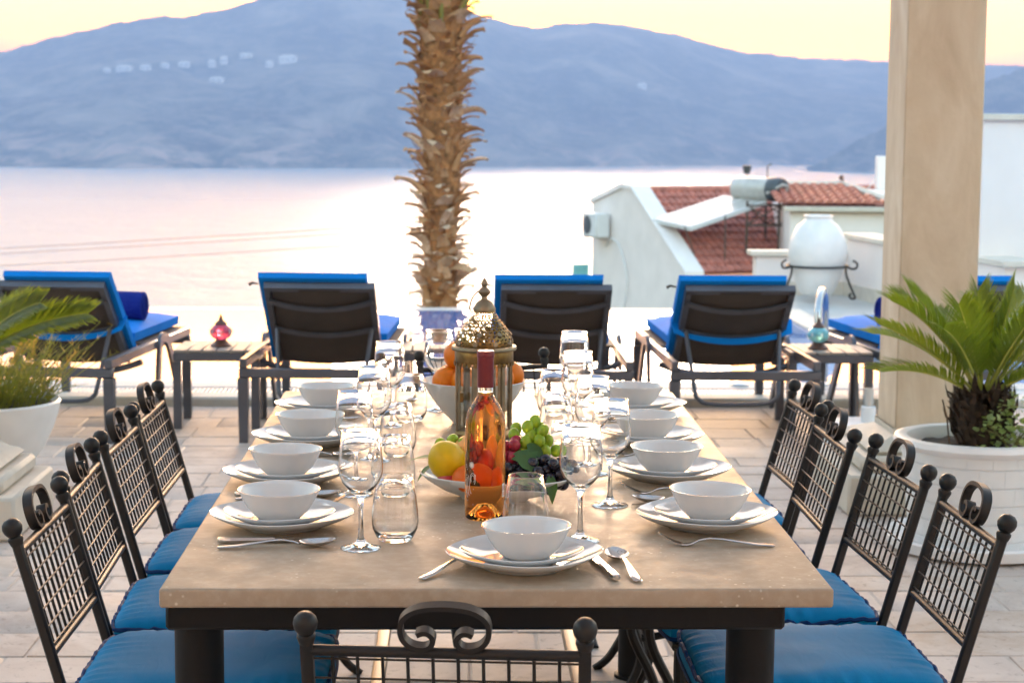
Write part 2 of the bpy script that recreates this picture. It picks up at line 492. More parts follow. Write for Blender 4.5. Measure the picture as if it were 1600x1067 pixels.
# ------------------------------------------------------------------ far setting
SEA = -50.0
structure(MB().add([(-4400, 20, SEA), (4400, 20, SEA), (4400, 3780, SEA), (-4400, 3780, SEA)], [(0, 1, 2, 3)]).build('sea', M['sea'], None, 0))
g = MB()
gx = [-300 + i * 12 for i in range(51)]
gy = [-60, -20, -2, 17.6, 18.4, 22, 30, 40, 55, 75, 100, 130, 165, 210]
def gz(x, y):
    if y <= 17.7: return -0.35
    z = -4.2 - 0.02 * (y - 18) - max(0, y - 50) * 0.36
    return max(z, SEA - 6) + noise.noise(Vector((x * 0.05, y * 0.05, 0))) * (0.5 if y < 60 else 3)
g.add([(x, y, gz(x, y)) for y in gy for x in gx],
      [(j * 51 + i, j * 51 + i + 1, (j + 1) * 51 + i + 1, (j + 1) * 51 + i) for j in range(len(gy) - 1) for i in range(50)])
structure(g.build('hillside', M['slope'], None, 60))

MAIN = [(-40, 1.2), (-24, 1.3), (-17, 1.5), (-13.28, 1.983), (-12.19, 2.296), (-10.91, 2.65), (-9.07, 3.054), (-7.58, 3.154), (-6.36, 3.472), (-5.7, 3.687), (-4.56, 4.059), (-3.24, 4.228), (-1.72, 4.023), (-0.38, 3.606), (0.68, 3.296), (1.73, 3.002), (2.31, 2.874), (3.08, 3.011), (4.22, 3.075), (5.18, 2.985), (6.71, 2.708), (8.43, 2.242), (10.32, 2.059), (12.94, 1.932), (15.78, 1.859), (16.77, 1.803), (22, 1.6), (45, 1.2)]
HEAD = [(10.75, -1.15), (11.52, -0.727), (12.26, -0.286), (12.9, 0.078), (13.9, 0.572), (14.99, 1.043), (15.88, 1.416), (16.77, 1.73), (19, 2.4), (26, 2.9), (45, 2.6)]
SHORE = [(-40, 2300), (-13.35, 2230), (-9.69, 2150), (-2.1, 2235), (5.63, 2450), (10.97, 2640), (14, 2640), (45, 2640)]
def lerp(tab, a):
    if a <= tab[0][0]: return tab[0][1]
    for (x0, y0), (x1, y1) in zip(tab, tab[1:]):
        if a <= x1: return y0 + (y1 - y0) * (a - x0) / (x1 - x0)
    return tab[-1][1]
def hill_z(az, t, tab, r0, r1):
    ra = r0 + (r1 - r0) * t
    zr = 1.49 + r1 * math.tan(R(lerp(tab, az)))
    x, y = ra * math.sin(R(az)), ra * math.cos(R(az))
    s = t ** 0.9 * (1 - 0.0 * t)
    z = SEA - 1.5 + (zr - SEA + 1.5) * s
    amp = 4 * t * (1 - t)
    z += amp * (noise.fractal(Vector((x * 0.0022, y * 0.0022, 3.1)), 1.0, 2.0, 5) * 26 - 8)
    z += min(1, t * 14) * (1 - t) * max(0, noise.noise(Vector((x * 0.006, y * 0.002, 9)))) * 14
    return x, y, z
def hill(name, tab, azs, shore, r1f, rows):
    mb = MB(); n = len(azs); vs = []
    for j in range(rows + 3):
        for az in azs:
            r0 = shore(az); r1 = r1f(az)
            if j <= rows:
                x, y, z = hill_z(az, (j / rows) ** 1.25, tab, r0, r1)
                if j == rows: z += 3.5 * noise.noise(Vector((x * 0.03, 0, 0))) + 4.0 * max(0, noise.noise(Vector((x * 0.11, 0, 5))))
            else:
                ra = r1 + 130 * (j - rows)
                zr = 1.49 + r1 * math.tan(R(lerp(tab, az)))
                x, y, z = ra * math.sin(R(az)), ra * math.cos(R(az)), zr - 90 * (j - rows)
            vs.append((x, y, z))
    mb.add(vs, [(j * n + i, j * n + i + 1, (j + 1) * n + i + 1, (j + 1) * n + i) for j in range(rows + 2) for i in range(n - 1)])
    return structure(mb.build(name, M['hill'], None, 80))
azs = [-40 + i for i in range(25)] + [-15 + i * 0.06 for i in range(550)] + [18 + i for i in range(28)]
hill('hills', MAIN, azs, lambda a: lerp(SHORE, a), lambda a: lerp(SHORE, a) + 800, 44)
hill('headland', HEAD, [10.6 + i * 0.07 for i in range(130)] + [19.7 + i for i in range(26)], lambda a: 2250 + 12 * min(0, 12 - a), lambda a: 2250 + 30 + 33 * min(14, max(0, a - 10.7)), 24)

HOUSES = [(-10.25, 1.44, 16, 5, 'tiny pale house at the outer end of the hillside row, nearest the picture edge'), (-9.74, 1.5, 34, 6, 'long tiny pale terrace, longest in the row on the far hillside'), (-9.13, 1.526, 24, 6, 'tiny pale house just after the long terrace in the hillside row'),
          (-8.57, 1.6, 18, 6, 'tiny pale house in the middle of the hillside row'), (-8.01, 1.64, 26, 6, 'tiny pale house at the inner end of the hillside row'), (-7.2, 1.644, 16, 9, 'left one of two bright white houses side by side on the hillside'), (-6.84, 1.74, 16, 10, 'right one of two bright white houses side by side on the hillside'),
          (-6.18, 1.93, 30, 5, 'tiny pale house set highest of all on the far hillside'), (-5.5, 1.66, 16, 8, 'tiny pale house below the big one close to the palm side'), (-4.95, 1.80, 40, 9, 'biggest pale building of the far hillside, nearest the palm'), (-7.05, 1.2, 30, 5, 'tiny pale house set lowest, alone beneath the white pair'), (5.65, 1.111, 22, 7, 'lone tiny pale house on the hazy hillside above the tiled roof')]
def on_hill(az, el):
    r0 = lerp(SHORE, az); r1 = r0 + 800
    for i in range(400):
        t = i / 400
        x, y, z = hill_z(az, t, MAIN, r0, r1)
        e = math.degrees(math.atan2(z - 1.49, math.hypot(x, y)))
        if e >= el: return x, y, z
    return x, y, z
for az, el, w, h, lab in HOUSES:
    w *= 0.6; h *= 0.75
    x, y, z = on_hill(az, el)
    t = thing('hillside_house', lab, 'house', (x, y, z), R(random.uniform(-12, 12)), 'houses on the far hillside')
    MB().box((0, 0, h / 2 - 2), (w, w * 0.5, h + 4)).build('wall', M['white'], t)
    MB().add([(-w * 0.53, -w * 0.29, h), (w * 0.53, -w * 0.29, h), (w * 0.53, w * 0.29, h), (-w * 0.53, w * 0.29, h), (-w * 0.3, 0, h + 3), (w * 0.3, 0, h + 3)],
             [(0, 1, 5, 4), (2, 3, 4, 5), (1, 2, 5), (3, 0, 4), (3, 2, 1, 0)]).build('roof', M['coping'], t, 0)
    k = max(2, int(w / 7))
    for i in range(k):
        MB().box((-w / 2 + w * (i + 0.5) / k, -w * 0.25 - 0.05, h * 0.45), (1.8, 0.3, 2.2)).build('window', M['darkhole'], t)

# power cables over the water
for dz in (0, -0.16, -0.53):
    pts = [(-60 + i * 6, 60 + 0.02 * i, -5.3 + (i * 6) * 0.0722 + dz * (1 + i * 0.005) + 0.00045 * (i * 6 - 60) ** 2 - 0.6) for i in range(21)]
    tag(MB().tube(pts, 0.011, 5).build('power_cable', M['cable']), ['topmost thin grey power cable crossing in front of the sea', 'middle thin grey power cable crossing in front of the sea', 'lowest thin grey power cable crossing in front of the sea'][(0, -0.16, -0.53).index(dz)], 'cable', 'power cables over the water')

# haze
hz = Mat('pale_air'); hz.t.nodes.remove(hz.p)
pv = hz.t.nodes.new('ShaderNodeVolumePrincipled')
pv.inputs['Color'].default_value = (0.36, 0.555, 1.0, 1); pv.inputs['Density'].default_value = 0.00046; pv.inputs['Anisotropy'].default_value = 0.12
hz.ln(pv.outputs[0], hz.t.nodes['Material Output'].inputs['Volume'])
stuff(MB().box((0, 1860, 115), (9000, 3920, 352)).build('haze', hz.m, None, 0))

# ------------------------------------------------------------------ terrace floor and pool
floor = structure(MB().box((0, 2.95, -0.1835), (18, 14.0, 0.36)).build('floor', M['mortar'], None, 0))
stones = []
y = 2.75
rnd = random.Random(3)
cnt = 0
while y < 9.93:
    h = rnd.choice((0.20, 0.25, 0.30))
    if y + h > 9.75: h = 9.945 - y
    x0, x1 = -0.25 * y - 0.35, 0.305 * y + 0.5
    if y < 5: x0, x1 = x0 - 0.2, x1 + 0.2
    x = x0 - rnd.uniform(0, 0.3)
    while x < x1:
        w = rnd.choice((0.22, 0.30, 0.38, 0.46, 0.55))
        gap = 0.008
        mb = MB().rbox((0, 0, 0), (w - gap, h - gap, 0.024), 0.004)
        for i, (a, b, c) in enumerate(mb.v):
            mb.v[i] = (a + rnd.uniform(-1, 1) * 0.0035, b + rnd.uniform(-1, 1) * 0.0035, c)
        stones.append((mb, (x + w / 2, y + h / 2, -0.012 + rnd.uniform(-0.0018, 0.0018))))
        cnt += 1
        x += w
    y += h
rest = MB()
def rank(st):   # the stones hidden below the table come last
    p = st[1]
    return p[1] + (6 if abs(p[0]) < 0.8 and p[1] < 5.2 else 0)
stones.sort(key=rank)
for i, (mb, p) in enumerate(stones):
    if i < 295: mb.build('paving_stone', M['paving'], floor, 30, p)
    else: rest.add([(a + p[0], b + p[1], c + p[2]) for a, b, c in mb.v], mb.f)
# stones outside what the photograph shows close up
yy = -3.1
while yy < 9.9:
    h = 0.33; h = min(h, 9.945 - yy)
    x = -5.6 + rnd.uniform(0, 0.3)
    while x < 5.6:
        w = rnd.choice((0.41, 0.61, 0.5))
        xa, xb = -0.25 * yy - 0.95, 0.305 * yy + 1.4
        if not (yy + h > 2.75 and x + w > xa and x < xb):
            rest.box((x + w / 2, yy + h / 2, -0.012), (w - 0.01, h - 0.01, 0.022))
        x += w
    yy += h
r_ = stuff(rest.build('outer_paving', M['paving'], floor, 0))

# raised pool coping with the overflow grate
structure(MB().rbox((0.5, 10.09, -0.07), (15, 0.18, 0.22), 0.012).build('pool_kerb', M['coping']))
structure(MB().box((0.5, 10.29, -0.10), (15, 0.22, 0.18)).build('overflow_channel', M['darkhole'], None, 0))
structure(MB().rbox((0.5, 10.53, -0.07), (15, 0.26, 0.22), 0.012).build('pool_rim', M['deck']))
gr = structure(MB().box((0.5, 10.198, 0.020), (15, 0.016, 0.03)).box((0.5, 10.382, 0.020), (15, 0.016, 0.03)).build('overflow_grate', M['plastic'], None, 0))
gb = MB()
for i in range(330): gb.box((-3.2 + i * 0.0235, 10.29, 0.024), (0.013, 0.166, 0.022))
stuff(gb.build('grate_bar', M['plastic'], gr, 0))

pl = MB()
pl.add([(-7, 10.655, 0.0), (7, 10.655, 0.0), (7, 12.85, 0.0), (2.64, 12.85, 0.0), (2.64, 15.17, 0.0), (-7, 15.17, 0.0)], [(0, 1, 2, 3, 4, 5)])
structure(pl.build('pool_water', M['pool'], None, 0))
structure(MB().box((-2.2, 15.33, -0.6), (9.6, 0.315, 1.19)).box((-2.2, 15.60, -1.4), (9.6, 0.2, 1.2)).build('pool_weir', M['deck'], None, 0))
# paving beyond the notch of the pool
sp = structure(MB().box((6.0, 15.2, -0.10), (6.70, 4.68, 0.16)).build('side_paving', M['deck'], None, 0))
MB().rbox((2.72, 14.02, 0.0), (0.20, 2.36, 0.05), 0.01).build('coping_strip', M['coping'], sp)
MB().rbox((4.9, 12.95, 0.0), (4.12, 0.20, 0.05), 0.01).build('coping_strip', M['coping'], sp)

# ------------------------------------------------------------------ white walls round the pool side
w = tag(MB().box((3.21, 17.10, 0.0), (0.93, 0.2, 0.66)).build('parapet_wall', M['white'], None, 0), 'low white parapet wall with cream coping behind the white urn', 'wall')
MB().rbox((3.20, 17.10, 0.353), (1.02, 0.28, 0.045), 0.006).build('coping', M['coping'], w)
MB().box((3.20, 16.985, 0.04), (0.9, 0.03, 0.12)).build('skirting', M['coping'], w, 0)
w = thing('garden_wall', 'white garden wall with stepped cream coping between the urn and the column', 'wall', (3.68, 16.95, 0), -1.45)
MB().box((1.7, 0, 0.22), (3.5, 0.22, 0.56)).build('wall_body', M['white'], w, 0)
MB().rbox((1.72, 0, 0.522), (3.6, 0.30, 0.045), 0.006).build('coping', M['coping'], w)
MB().box((1.7, -0.125, 0.04), (3.5, 0.03, 0.12)).build('skirting', M['coping'], w, 0)
w = thing('boundary_wall', 'tall plain white wall behind the lounger to the far side of the column', 'wall', (3.94, 14.0, 0), 0.0)
MB().box((2.6, 0.15, 0.76), (5.2, 0.3, 1.58)).build('wall_body', M['white'], w, 0)
MB().rbox((2.6, 0.15, 1.575), (5.26, 0.38, 0.05), 0.008).build('coping', M['coping'], w)
t = thing('planter_box', 'small white round-rimmed planter at the foot of the tall white wall', 'planter', (4.05, 13.1, 0))
MB().lathe([(0, 0), (0.17, 0), (0.20, 0.30), (0.20, 0.36), (0.17, 0.36), (0.165, 0.30), (0, 0.30)], 24).build('bowl', M['plastic'], t)
MB().lathe([(0.20, 0.335), (0.225, 0.345), (0.225, 0.37), (0.19, 0.372)], 24).build('rim', M['plastic'], t)

# ------------------------------------------------------------------ white urn on its iron stand
t = thing('urn', 'big white clay urn held in a black scrolled iron stand', 'urn', (3.165, 16.3, 0.02))
prof = [(0, 0.03), (0.13, 0.03), (0.15, 0.05), (0.20, 0.16), (0.235, 0.28), (0.255, 0.37), (0.25, 0.45), (0.225, 0.54), (0.18, 0.62), (0.125, 0.665), (0.112, 0.685), (0.125, 0.70), (0.127, 0.712), (0.112, 0.716), (0.10, 0.70), (0.10, 0.66), (0.15, 0.6), (0, 0.4)]
MB().lathe(prof, 40).build('jar', M['whitepot'], t)
t = thing('urn_stand', 'black wrought iron tripod stand with scrolls holding the white urn', 'stand', (3.165, 16.3, 0.02))
ring = [(0.265 * math.cos(a), 0.265 * math.sin(a), 0.275) for a in [2 * PI * i / 32 for i in range(32)]]
MB().tube(ring, 0.011, 6, True).build('hoop', M['iron'], t)
for k in range(3):
    a = R(-35 + 120 * k)
    u = Vector((math.cos(a), math.sin(a), 0))
    def q(r, z): return u * r + Vector((0, 0, z))
    leg = spline([q(0.33, 0.335), q(0.37, 0.31), q(0.36, 0.27), q(0.31, 0.265), q(0.275, 0.28), q(0.27, 0.22), q(0.31, 0.12), q(0.345, 0.05), q(0.36, 0.015), q(0.33, 0.005), q(0.305, 0.03), q(0.32, 0.05)], 5)
    MB().tube(leg, 0.010, 6).build('leg', M['iron'], t)

# ------------------------------------------------------------------ houses below the terrace
def tile_roof(u0, u1, v0, z0, v1, z1, parent, pu=0.17, nrow=11, clip=None):
    """barrel tiles in real relief, from the eave (v0, z0) to the ridge (v1, z1)"""
    mb = MB(); n = int((u1 - u0) / pu)
    dv, dz = (v1 - v0) / nrow, (z1 - z0) / nrow
    ln = math.hypot(dv, dz); nv = Vector((0, -dz / ln, dv / ln))
    for j in range(nrow):
        for i in range(n):
            uc = u0 + (i + 0.5) * pu
            if clip and not clip(uc, (j + 0.5) / nrow): continue
            a = Vector((0, v0 + dv * j, z0 + dz * j)) + nv * (0.055 + random.uniform(-.006, .006))
            b = Vector((0, v0 + dv * (j + 1.22), z0 + dz * (j + 1.22))) + nv * 0.022
            vs = []
            for base, rr in ((a, pu * 0.48), (b, pu * 0.40)):
                for s in range(6):
                    w = PI * s / 5
                    vs.append(base + Vector((uc - math.cos(w) * rr, 0, 0)) + nv * (math.sin(w) * rr * 0.75))
            fs = [(s, s + 1, s + 7, s + 6) for s in range(5)] + [(5, 4, 3, 2, 1, 0)]
            mb.add(vs, fs)
    return stuff(mb.build('roof_tiles', M['rooftile'], parent, 50))

RZ = R(20)
h1 = thing('gabled_house', 'white house with a gable end, red tiled roof and air conditioner', 'house', (3.95, 43.8, 0.0), RZ)
# local u along the ridge, v towards the sea
EV, EZ = -3.15, -1.72
def wallpoly(pts, th, name, parent, mat):
    mb = MB(); n = len(pts)
    mb.add([(0, v, z) for v, z in pts] + [(th, v, z) for v, z in pts],
           [tuple(range(n - 1, -1, -1)), tuple(range(n, 2 * n))] + [(i, (i + 1) % n, n + (i + 1) % n, n + i) for i in range(n)])
    return mb.build(name, mat, parent, 0)
wallpoly([(EV - 0.05, -5.0), (EV - 0.05, EZ - 0.02), (-0.45, 0.02), (0.05, 0.05), (1.75, -0.36), (1.75, -5.0)], 0.25, 'gable_wall', h1, M['white'])
cop = MB().sweep([(0.12, EV - 0.12, EZ + 0.0), (0.12, -0.45, 0.075), (0.12, 0.05, 0.10), (0.12, 1.82, -0.33)], [(-0.2, -0.04), (0.2, -0.04), (0.2, 0.05), (-0.2, 0.05)], up=(1, 0, 0))
cop2 = MB()
pp = [(EV - 0.12, EZ - 0.02), (-0.45, 0.03), (0.05, 0.06), (1.82, -0.36)]
for (v0, z0), (v1, z1) in zip(pp, pp[1:]):
    cop2.add([(-0.05, v0, z0), (0.42, v0, z0), (0.42, v1, z1), (-0.05, v1, z1), (-0.05, v0, z0 + 0.1), (0.42, v0, z0 + 0.1), (0.42, v1, z1 + 0.1), (-0.05, v1, z1 + 0.1)],
             [(3, 2, 1, 0), (4, 5, 6, 7), (0, 1, 5, 4), (1, 2, 6, 5), (2, 3, 7, 6), (3, 0, 4, 7)])
cop2.build('gable_coping', M['white'], h1, 0)
MB().box((3.6, -1.4, -3.4), (7.0, 3.3, 3.0)).build('house_wall', M['white'], h1, 0)
rf = MB().add([(0.25, EV, EZ), (7.4, EV, EZ), (7.4, 0, -0.06), (0.25, 0, -0.06), (0.25, 1.7, -0.45), (7.4, 1.7, -0.45)], [(0, 1, 2, 3), (3, 2, 5, 4)]).build('roof', M['rooftile'], h1, 0)
tile_roof(0.42, 7.4, EV - 0.05, EZ, 0, -0.06, rf)
MB().tube([(0.3, 0, 0.0), (7.4, 0, 0.0)], 0.10, 8).build('ridge_tile', M['rooftile'], rf)
# kneeler block at the eave
MB().rbox((0.15, EV - 0.1, EZ - 0.18), (0.42, 0.5, 0.2), 0.01).build('kneeler', M['white'], h1)
# cables and drain on the gable wall
MB().tube(spline([(-0.03, 0.9, -1.35), (-0.05, 0.6, -1.15), (-0.05, 0.1, -1.3), (-0.05, -0.35, -2.0), (-0.05, -0.2, -2.7), (-0.05, 0.2, -3.4)], 6), 0.02, 5).build('drain_hose', M['plastic'], h1)
t = thing('air_conditioner', 'white air conditioner unit hanging on the gable wall', 'air conditioner', (3.95, 43.8, 0.0), RZ)
MB().rbox((-0.24, 1.02, -0.84), (0.34, 0.80, 0.56), 0.02).build('case', M['plastic'], t)
MB().lathe([(0.0, 0), (0.21, 0), (0.22, 0.012), (0.19, 0.02), (0.0, 0.012)], 20, (-0.41, 1.14, -0.84), M=Matrix.Rotation(R(-90), 3, 'Y')).build('fan_grille', M['tankend'], t)
for v in (0.78, 1.28): MB().box((-0.22, v, -1.14), (0.40, 0.04, 0.04)).build('bracket', M['plastic'], t)
t = thing('balcony_screen', 'cyan glass balcony screen with pale rail at the gable house corner', 'balcony', (3.3, 45.2, -2.4), RZ)
MB().box((-0.12, 0.3, 0.30), (0.42, 0.03, 0.55)).build('glass_panel', M['cyan'], t, 0)
MB().tube([(-0.36, 0.3, 0.92), (0.3, 0.3, 0.92)], 0.015, 6).tube([(-0.33, 0.3, -0.2), (-0.33, 0.3, 0.92)], 0.015, 6).build('rail', M['plastic'], t)

# solar water heater
t = thing('solar_panel', 'pale slanted solar collector panel on the tiled roof', 'solar panel')
A, B, Cc, D = Vector((4.46, 42.3, -0.574)), Vector((5.189, 41.2, -0.698)), Vector((7.017, 42.2, -0.153)), Vector((6.193, 43.2, -0.066))
nn = (B - A).cross(D - A).normalized()
def slab(a, b, c, d, th): 
    n = (b - a).cross(d - a).normalized() * th
    return MB().add([a, b, c, d, a - n, b - n, c - n, d - n], [(0, 1, 2, 3), (7, 6, 5, 4), (0, 4, 5, 1), (1, 5, 6, 2), (2, 6, 7, 3), (3, 7, 4, 0)])
slab(A, B, Cc, D, 0.09).build('casing', M['plastic'], t, 0)
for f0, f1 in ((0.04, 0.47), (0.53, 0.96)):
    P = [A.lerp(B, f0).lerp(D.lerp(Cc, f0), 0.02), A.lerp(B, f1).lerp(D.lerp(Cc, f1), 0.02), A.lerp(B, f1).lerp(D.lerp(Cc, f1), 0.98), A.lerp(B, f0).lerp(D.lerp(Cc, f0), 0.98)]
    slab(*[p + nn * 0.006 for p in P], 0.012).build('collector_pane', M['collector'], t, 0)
t = thing('water_tank', 'round grey solar water tank lying above the collector panel', 'water tank')
ax = (Vector((7.32, 42.0, 0.10)) - Vector((6.44, 43.0, 0.10)))
tm = ax.normalized().to_track_quat('Z', 'Y').to_matrix()
L = ax.length
MB().lathe([(0, 0), (0.18, 0.0), (0.25, 0.03), (0.265, 0.08), (0.265, L - 0.3)], 28, (6.44, 43.0, 0.10), M=tm).build('tank_body', M['tank'], t)
MB().lathe([(0.265, L - 0.3), (0.272, L - 0.28), (0.272, L - 0.04), (0.24, L + 0.02), (0, L + 0.03)], 28, (6.44, 43.0, 0.10), M=tm).build('tank_end', M['tankend'], t)
MB().rbox((6.70, 42.46, 0.09), (0.26, 0.02, 0.13), 0.004, Matrix.Rotation(-0.85, 3, 'Z')).build('label_plate', M['coping'], t)
MB().tube([(6.98, 42.0, 0.02), (7.30, 41.75, 0.22), (7.42, 41.85, 0.20), (7.35, 41.95, -0.25)], 0.035, 6).build('pipe', M['tank'], t)
t = thing('tank_stand', 'rusty iron lattice stand under the solar water tank', 'stand')
fz = lambda v: -1.5
lg = [(6.55, 42.0, -0.2), (7.25, 41.9, -0.2), (7.75, 42.4, -0.2), (7.1, 42.8, -0.2)]
for x, y_, z in lg: MB().box((x, y_, z - 0.65), (0.05, 0.05, 1.4)).build('post', M['rust'], t, 0)
for i in range(4):
    a, b = Vector(lg[i]), Vector(lg[(i + 1) % 4])
    for dz in (-0.05, -0.5): MB().tube([a + Vector((0, 0, dz)), b + Vector((0, 0, dz))], 0.022, 4).build('rail', M['rust'], t)
    MB().tube([a + Vector((0, 0, -0.05)), b + Vector((0, 0, -0.5))], 0.018, 4).tube([a + Vector((0, 0, -0.5)), b + Vector((0, 0, -0.05))], 0.018, 4).build('brace', M['rust'], t)
for a, b in ((A.lerp(B, 0.85), Vector((5.4, 41.4, -1.6))), (B.lerp(Cc, 0.45), Vector((6.0, 41.5, -1.5)))):
    MB().tube([a, b], 0.02, 4).build('strut', M['rust'], t)
t = thing('roof_beacon', 'small grey funnel on a thin mast above the water tank', 'mast', (6.62, 42.6, 0.28))
MB().tube([(0, 0, 0), (0, 0, 0.18)], 0.012, 6).build('pole', M['tank'], t)
MB().lathe([(0, 0.16), (0.07, 0.16), (0.105, 0.34), (0, 0.34)], 12).build('funnel', M['tankend'], t)
t = thing('vent_pipe', 'thin bent vent pipe standing beside the water tank', 'pipe', (7.02, 42.2, 0.2))
MB().tube([(0, 0, 0), (0, 0, 0.42), (0.04, 0, 0.46), (0.10, 0, 0.45)], 0.014, 6).build('pipe', M['tankend'], t)

h2 = thing('hipped_house', 'white house with a low hipped red tile roof beyond the urn', 'house', (7.2, 40.0, 0.0), R(-4))
MB().box((2.6, 2.4, -2.2), (5.2, 4.2, 3.85)).build('house_wall', M['white'], h2, 0)
MB().rbox((2.6, 0.25, -0.24), (5.5, 0.30, 0.10), 0.01).build('cornice', M['coping'], h2)
for z in (-0.95, -1.55): MB().box((2.6, 0.29, z), (5.2, 0.03, 0.025)).build('string_course', M['coping'], h2, 0)
rf = MB().add([(-0.15, 0.2, -0.17), (2.05, 0.2, -0.22), (1.5, 3.2, 0.17), (-0.35, 3.2, 0.15), (3.6, 3.2, -0.15)], [(0, 1, 2, 3), (1, 4, 2)]).build('roof', M['rooftile'], h2, 0)
tile_roof(-0.3, 2.2, 0.2, -0.17, 3.2, 0.15, rf, 0.2, 7, lambda u, f: u < 2.05 - 0.5 * f)
MB().tube([(-0.35, 3.2, 0.17), (1.5, 3.2, 0.19), (2.4, 0.2, -0.15)], 0.09, 6).build('ridge_tile', M['coping'], rf)
MB().add([(1.6, 3.0, 0.14), (2.2, 0.3, -0.17), (5.3, 0.3, -0.19), (5.3, 3.0, -0.17)], [(0, 1, 2, 3)]).build('parapet_slab', M['white'], h2, 0)
t = thing('tv_antenna', 'spidery rooftop aerial beside the column', 'aerial', (9.35, 43.0, -0.1))
MB().tube([(0, 0, 0), (-0.5, 0, 0.42)], 0.012, 5).build('boom', M['tankend'], t)
for x, z in ((-0.5, 0.45), (-0.02, 0.18)): MB().ball((x, 0, z), 0.06, 8, 6).build('head', M['rust'], t)
MB().tube([(0.05, 0, 0.1), (0.36, 0, 0.55)], 0.014, 5).build('arm', M['plastic'], t)
t = tag(MB().rbox((9.75, 43, 0.1), (0.2, 0.3, 1.5), 0.02).build('chimney_stack', M['white']), 'slim white chimney rising right beside the column', 'chimney')

# ------------------------------------------------------------------ palm behind the pool edge
palm = thing('palm_tree', 'tall palm trunk shaggy with cut brown leaf bases beyond the pool', 'palm tree', (-0.11, 16.6, -4.0))
def prad(z):   # z in world
    return 0.125 + 0.062 * max(0, min(1, (z + 0.1) / 1.8))
tr = [(0.01 * math.sin(i), 0.01 * math.cos(i * 1.3), i * 0.25) for i in range(33)]
MB().tube(tr, [prad(i * 0.25 - 4) for i in range(33)], 14).build('trunk', M['palmcore'], palm)
bootm = []
rb = random.Random(11)
for k in range(8):
    mb = MB(); L = 0.150 + 0.012 * k; w0 = 0.150 - 0.010 * k
    n = 7; vs = []; ang = R(58 - 5.5 * (k % 4))
    for i in range(n):
        s = i / (n - 1)
        wd = w0 * (1 - (0.38 + 0.045 * k) * s ** 0.9) * (1 + 0.10 * rb.uniform(-1, 1) * s)
        aa = ang - s * R(22 + 6 * (k % 3))
        out = 0.005 + L * s * math.cos(aa) ; up = -0.05 + L * s * math.sin(aa) + 0.02 * s
        th = 0.034 * (1 - 0.55 * s)
        jit = 0.014 * rb.uniform(-1, 1) * s
        for a, b in ((-1, -0.006), (-0.45, 0.014), (0.45, 0.014), (1, -0.006), (0.5, 0.012 - th), (-0.5, 0.012 - th)):
            vs.append((a * wd * 0.5 + jit, -out - b * math.sin(ang), up - b * math.cos(ang) * 0.6 + (0.012 * rb.uniform(-1, 1) if i == n - 1 else 0)))
    fs = [(i * 6 + q, i * 6 + (q + 1) % 6, (i + 1) * 6 + (q + 1) % 6, (i + 1) * 6 + q) for i in range(n - 1) for q in range(6)] + [tuple((n - 1) * 6 + q for q in range(6))]
    mb.add(vs, fs); bootm.append(mb.mesh('leaf_base', M['boot'], 35))
nb = 290
for i in range(nb):
    f = i / nb
    z = -0.35 + 3.15 * f
    a = i * 2.39996 + rb.uniform(-.2, .2)
    k = rb.randrange(4) if z < 0.7 else rb.choice((0, 1, 2, 3, 3, 4, 4, 5, 6, 7))
    r_ = prad(z) - 0.015
    o = link('leaf_base', bootm[k], palm, (math.sin(a) * r_ * 1, -math.cos(a) * r_, z + 4))
    o.rotation_euler = (rb.uniform(-0.30, 0.45), rb.uniform(-.45, .45), a + rb.uniform(-.25, .25))
    sc = rb.uniform(0.65, 1.3); o.scale = (sc * rb.uniform(0.7, 1.25), sc * rb.uniform(0.7, 1.15), sc * rb.uniform(0.7, 1.35))
fib = MB()
for i in range(420):   # loose fibre and split strips between the leaf bases
    z = -0.3 + 3.1 * rb.random() ** 0.8; a = rb.uniform(0, 2 * PI); r_ = prad(z) + rb.uniform(-.01, .05)
    p0 = Vector((math.sin(a) * r_, -math.cos(a) * r_, z + 4)); u = Vector((math.sin(a), -math.cos(a), 0)); v_ = Vector((math.cos(a), math.sin(a), 0))
    L = rb.uniform(0.05, 0.16); p2 = p0 + u * L * rb.uniform(0.1, 0.75) + Vector((0, 0, L * rb.uniform(-0.6, 0.9))) + v_ * rb.uniform(-.05, .05)
    fib.tube(bez(p0, p0.lerp(p2, 0.5) + u * 0.02, p2, 4), [0.006, 0.005, 0.0035, 0.001], 4, caps=False)
stuff(fib.build('fibres', M['palmcore'], palm))
# crown: petioles rising out of the top, fan leaves far above the picture
for k in range(22):
    a = k * 2.39996; el = R(rb.uniform(15, 80))
    d = Vector((math.sin(a) * math.cos(el), -math.cos(a) * math.cos(el), math.sin(el)))
    s0 = Vector((math.sin(a) * 0.17, -math.cos(a) * 0.17, 6.30 + 0.022 * k))
    L = rb.uniform(0.9, 1.3)
    s1 = s0 + Vector((0, 0, 0.5)) + d * L * 0.5; s2 = s0 + Vector((0, 0, 0.35)) + d * L
    fr = MB().tube(bez(s0, s1, s2, 8), [0.022, 0.02, 0.018, 0.016, 0.014, 0.013, 0.012, 0.012], 5).build('petiole', M['petiole'], palm)
    fan = MB(); side = d.cross(Vector((0, 0, 1))).normalized(); nrm = side.cross(d)
    for j in range(17):
        w = R(-95 + 190 * j / 16)
        e = d * math.cos(w) + side * math.sin(w)
        ll = 0.75 * (0.75 + 0.25 * math.cos(w))
        p = d.cross(e) if abs(w) > 0.01 else nrm
        q = e.cross(nrm).normalized() * 0.028
        tip = s2 + e * ll + Vector((0, 0, -0.16))
        fan.add([s2, s2 + e * ll * 0.55 + q, tip, s2 + e * ll * 0.55 - q], [(0, 1, 2, 3)])
    fan.build('fan_leaf', M['cycad'], fr, 0)

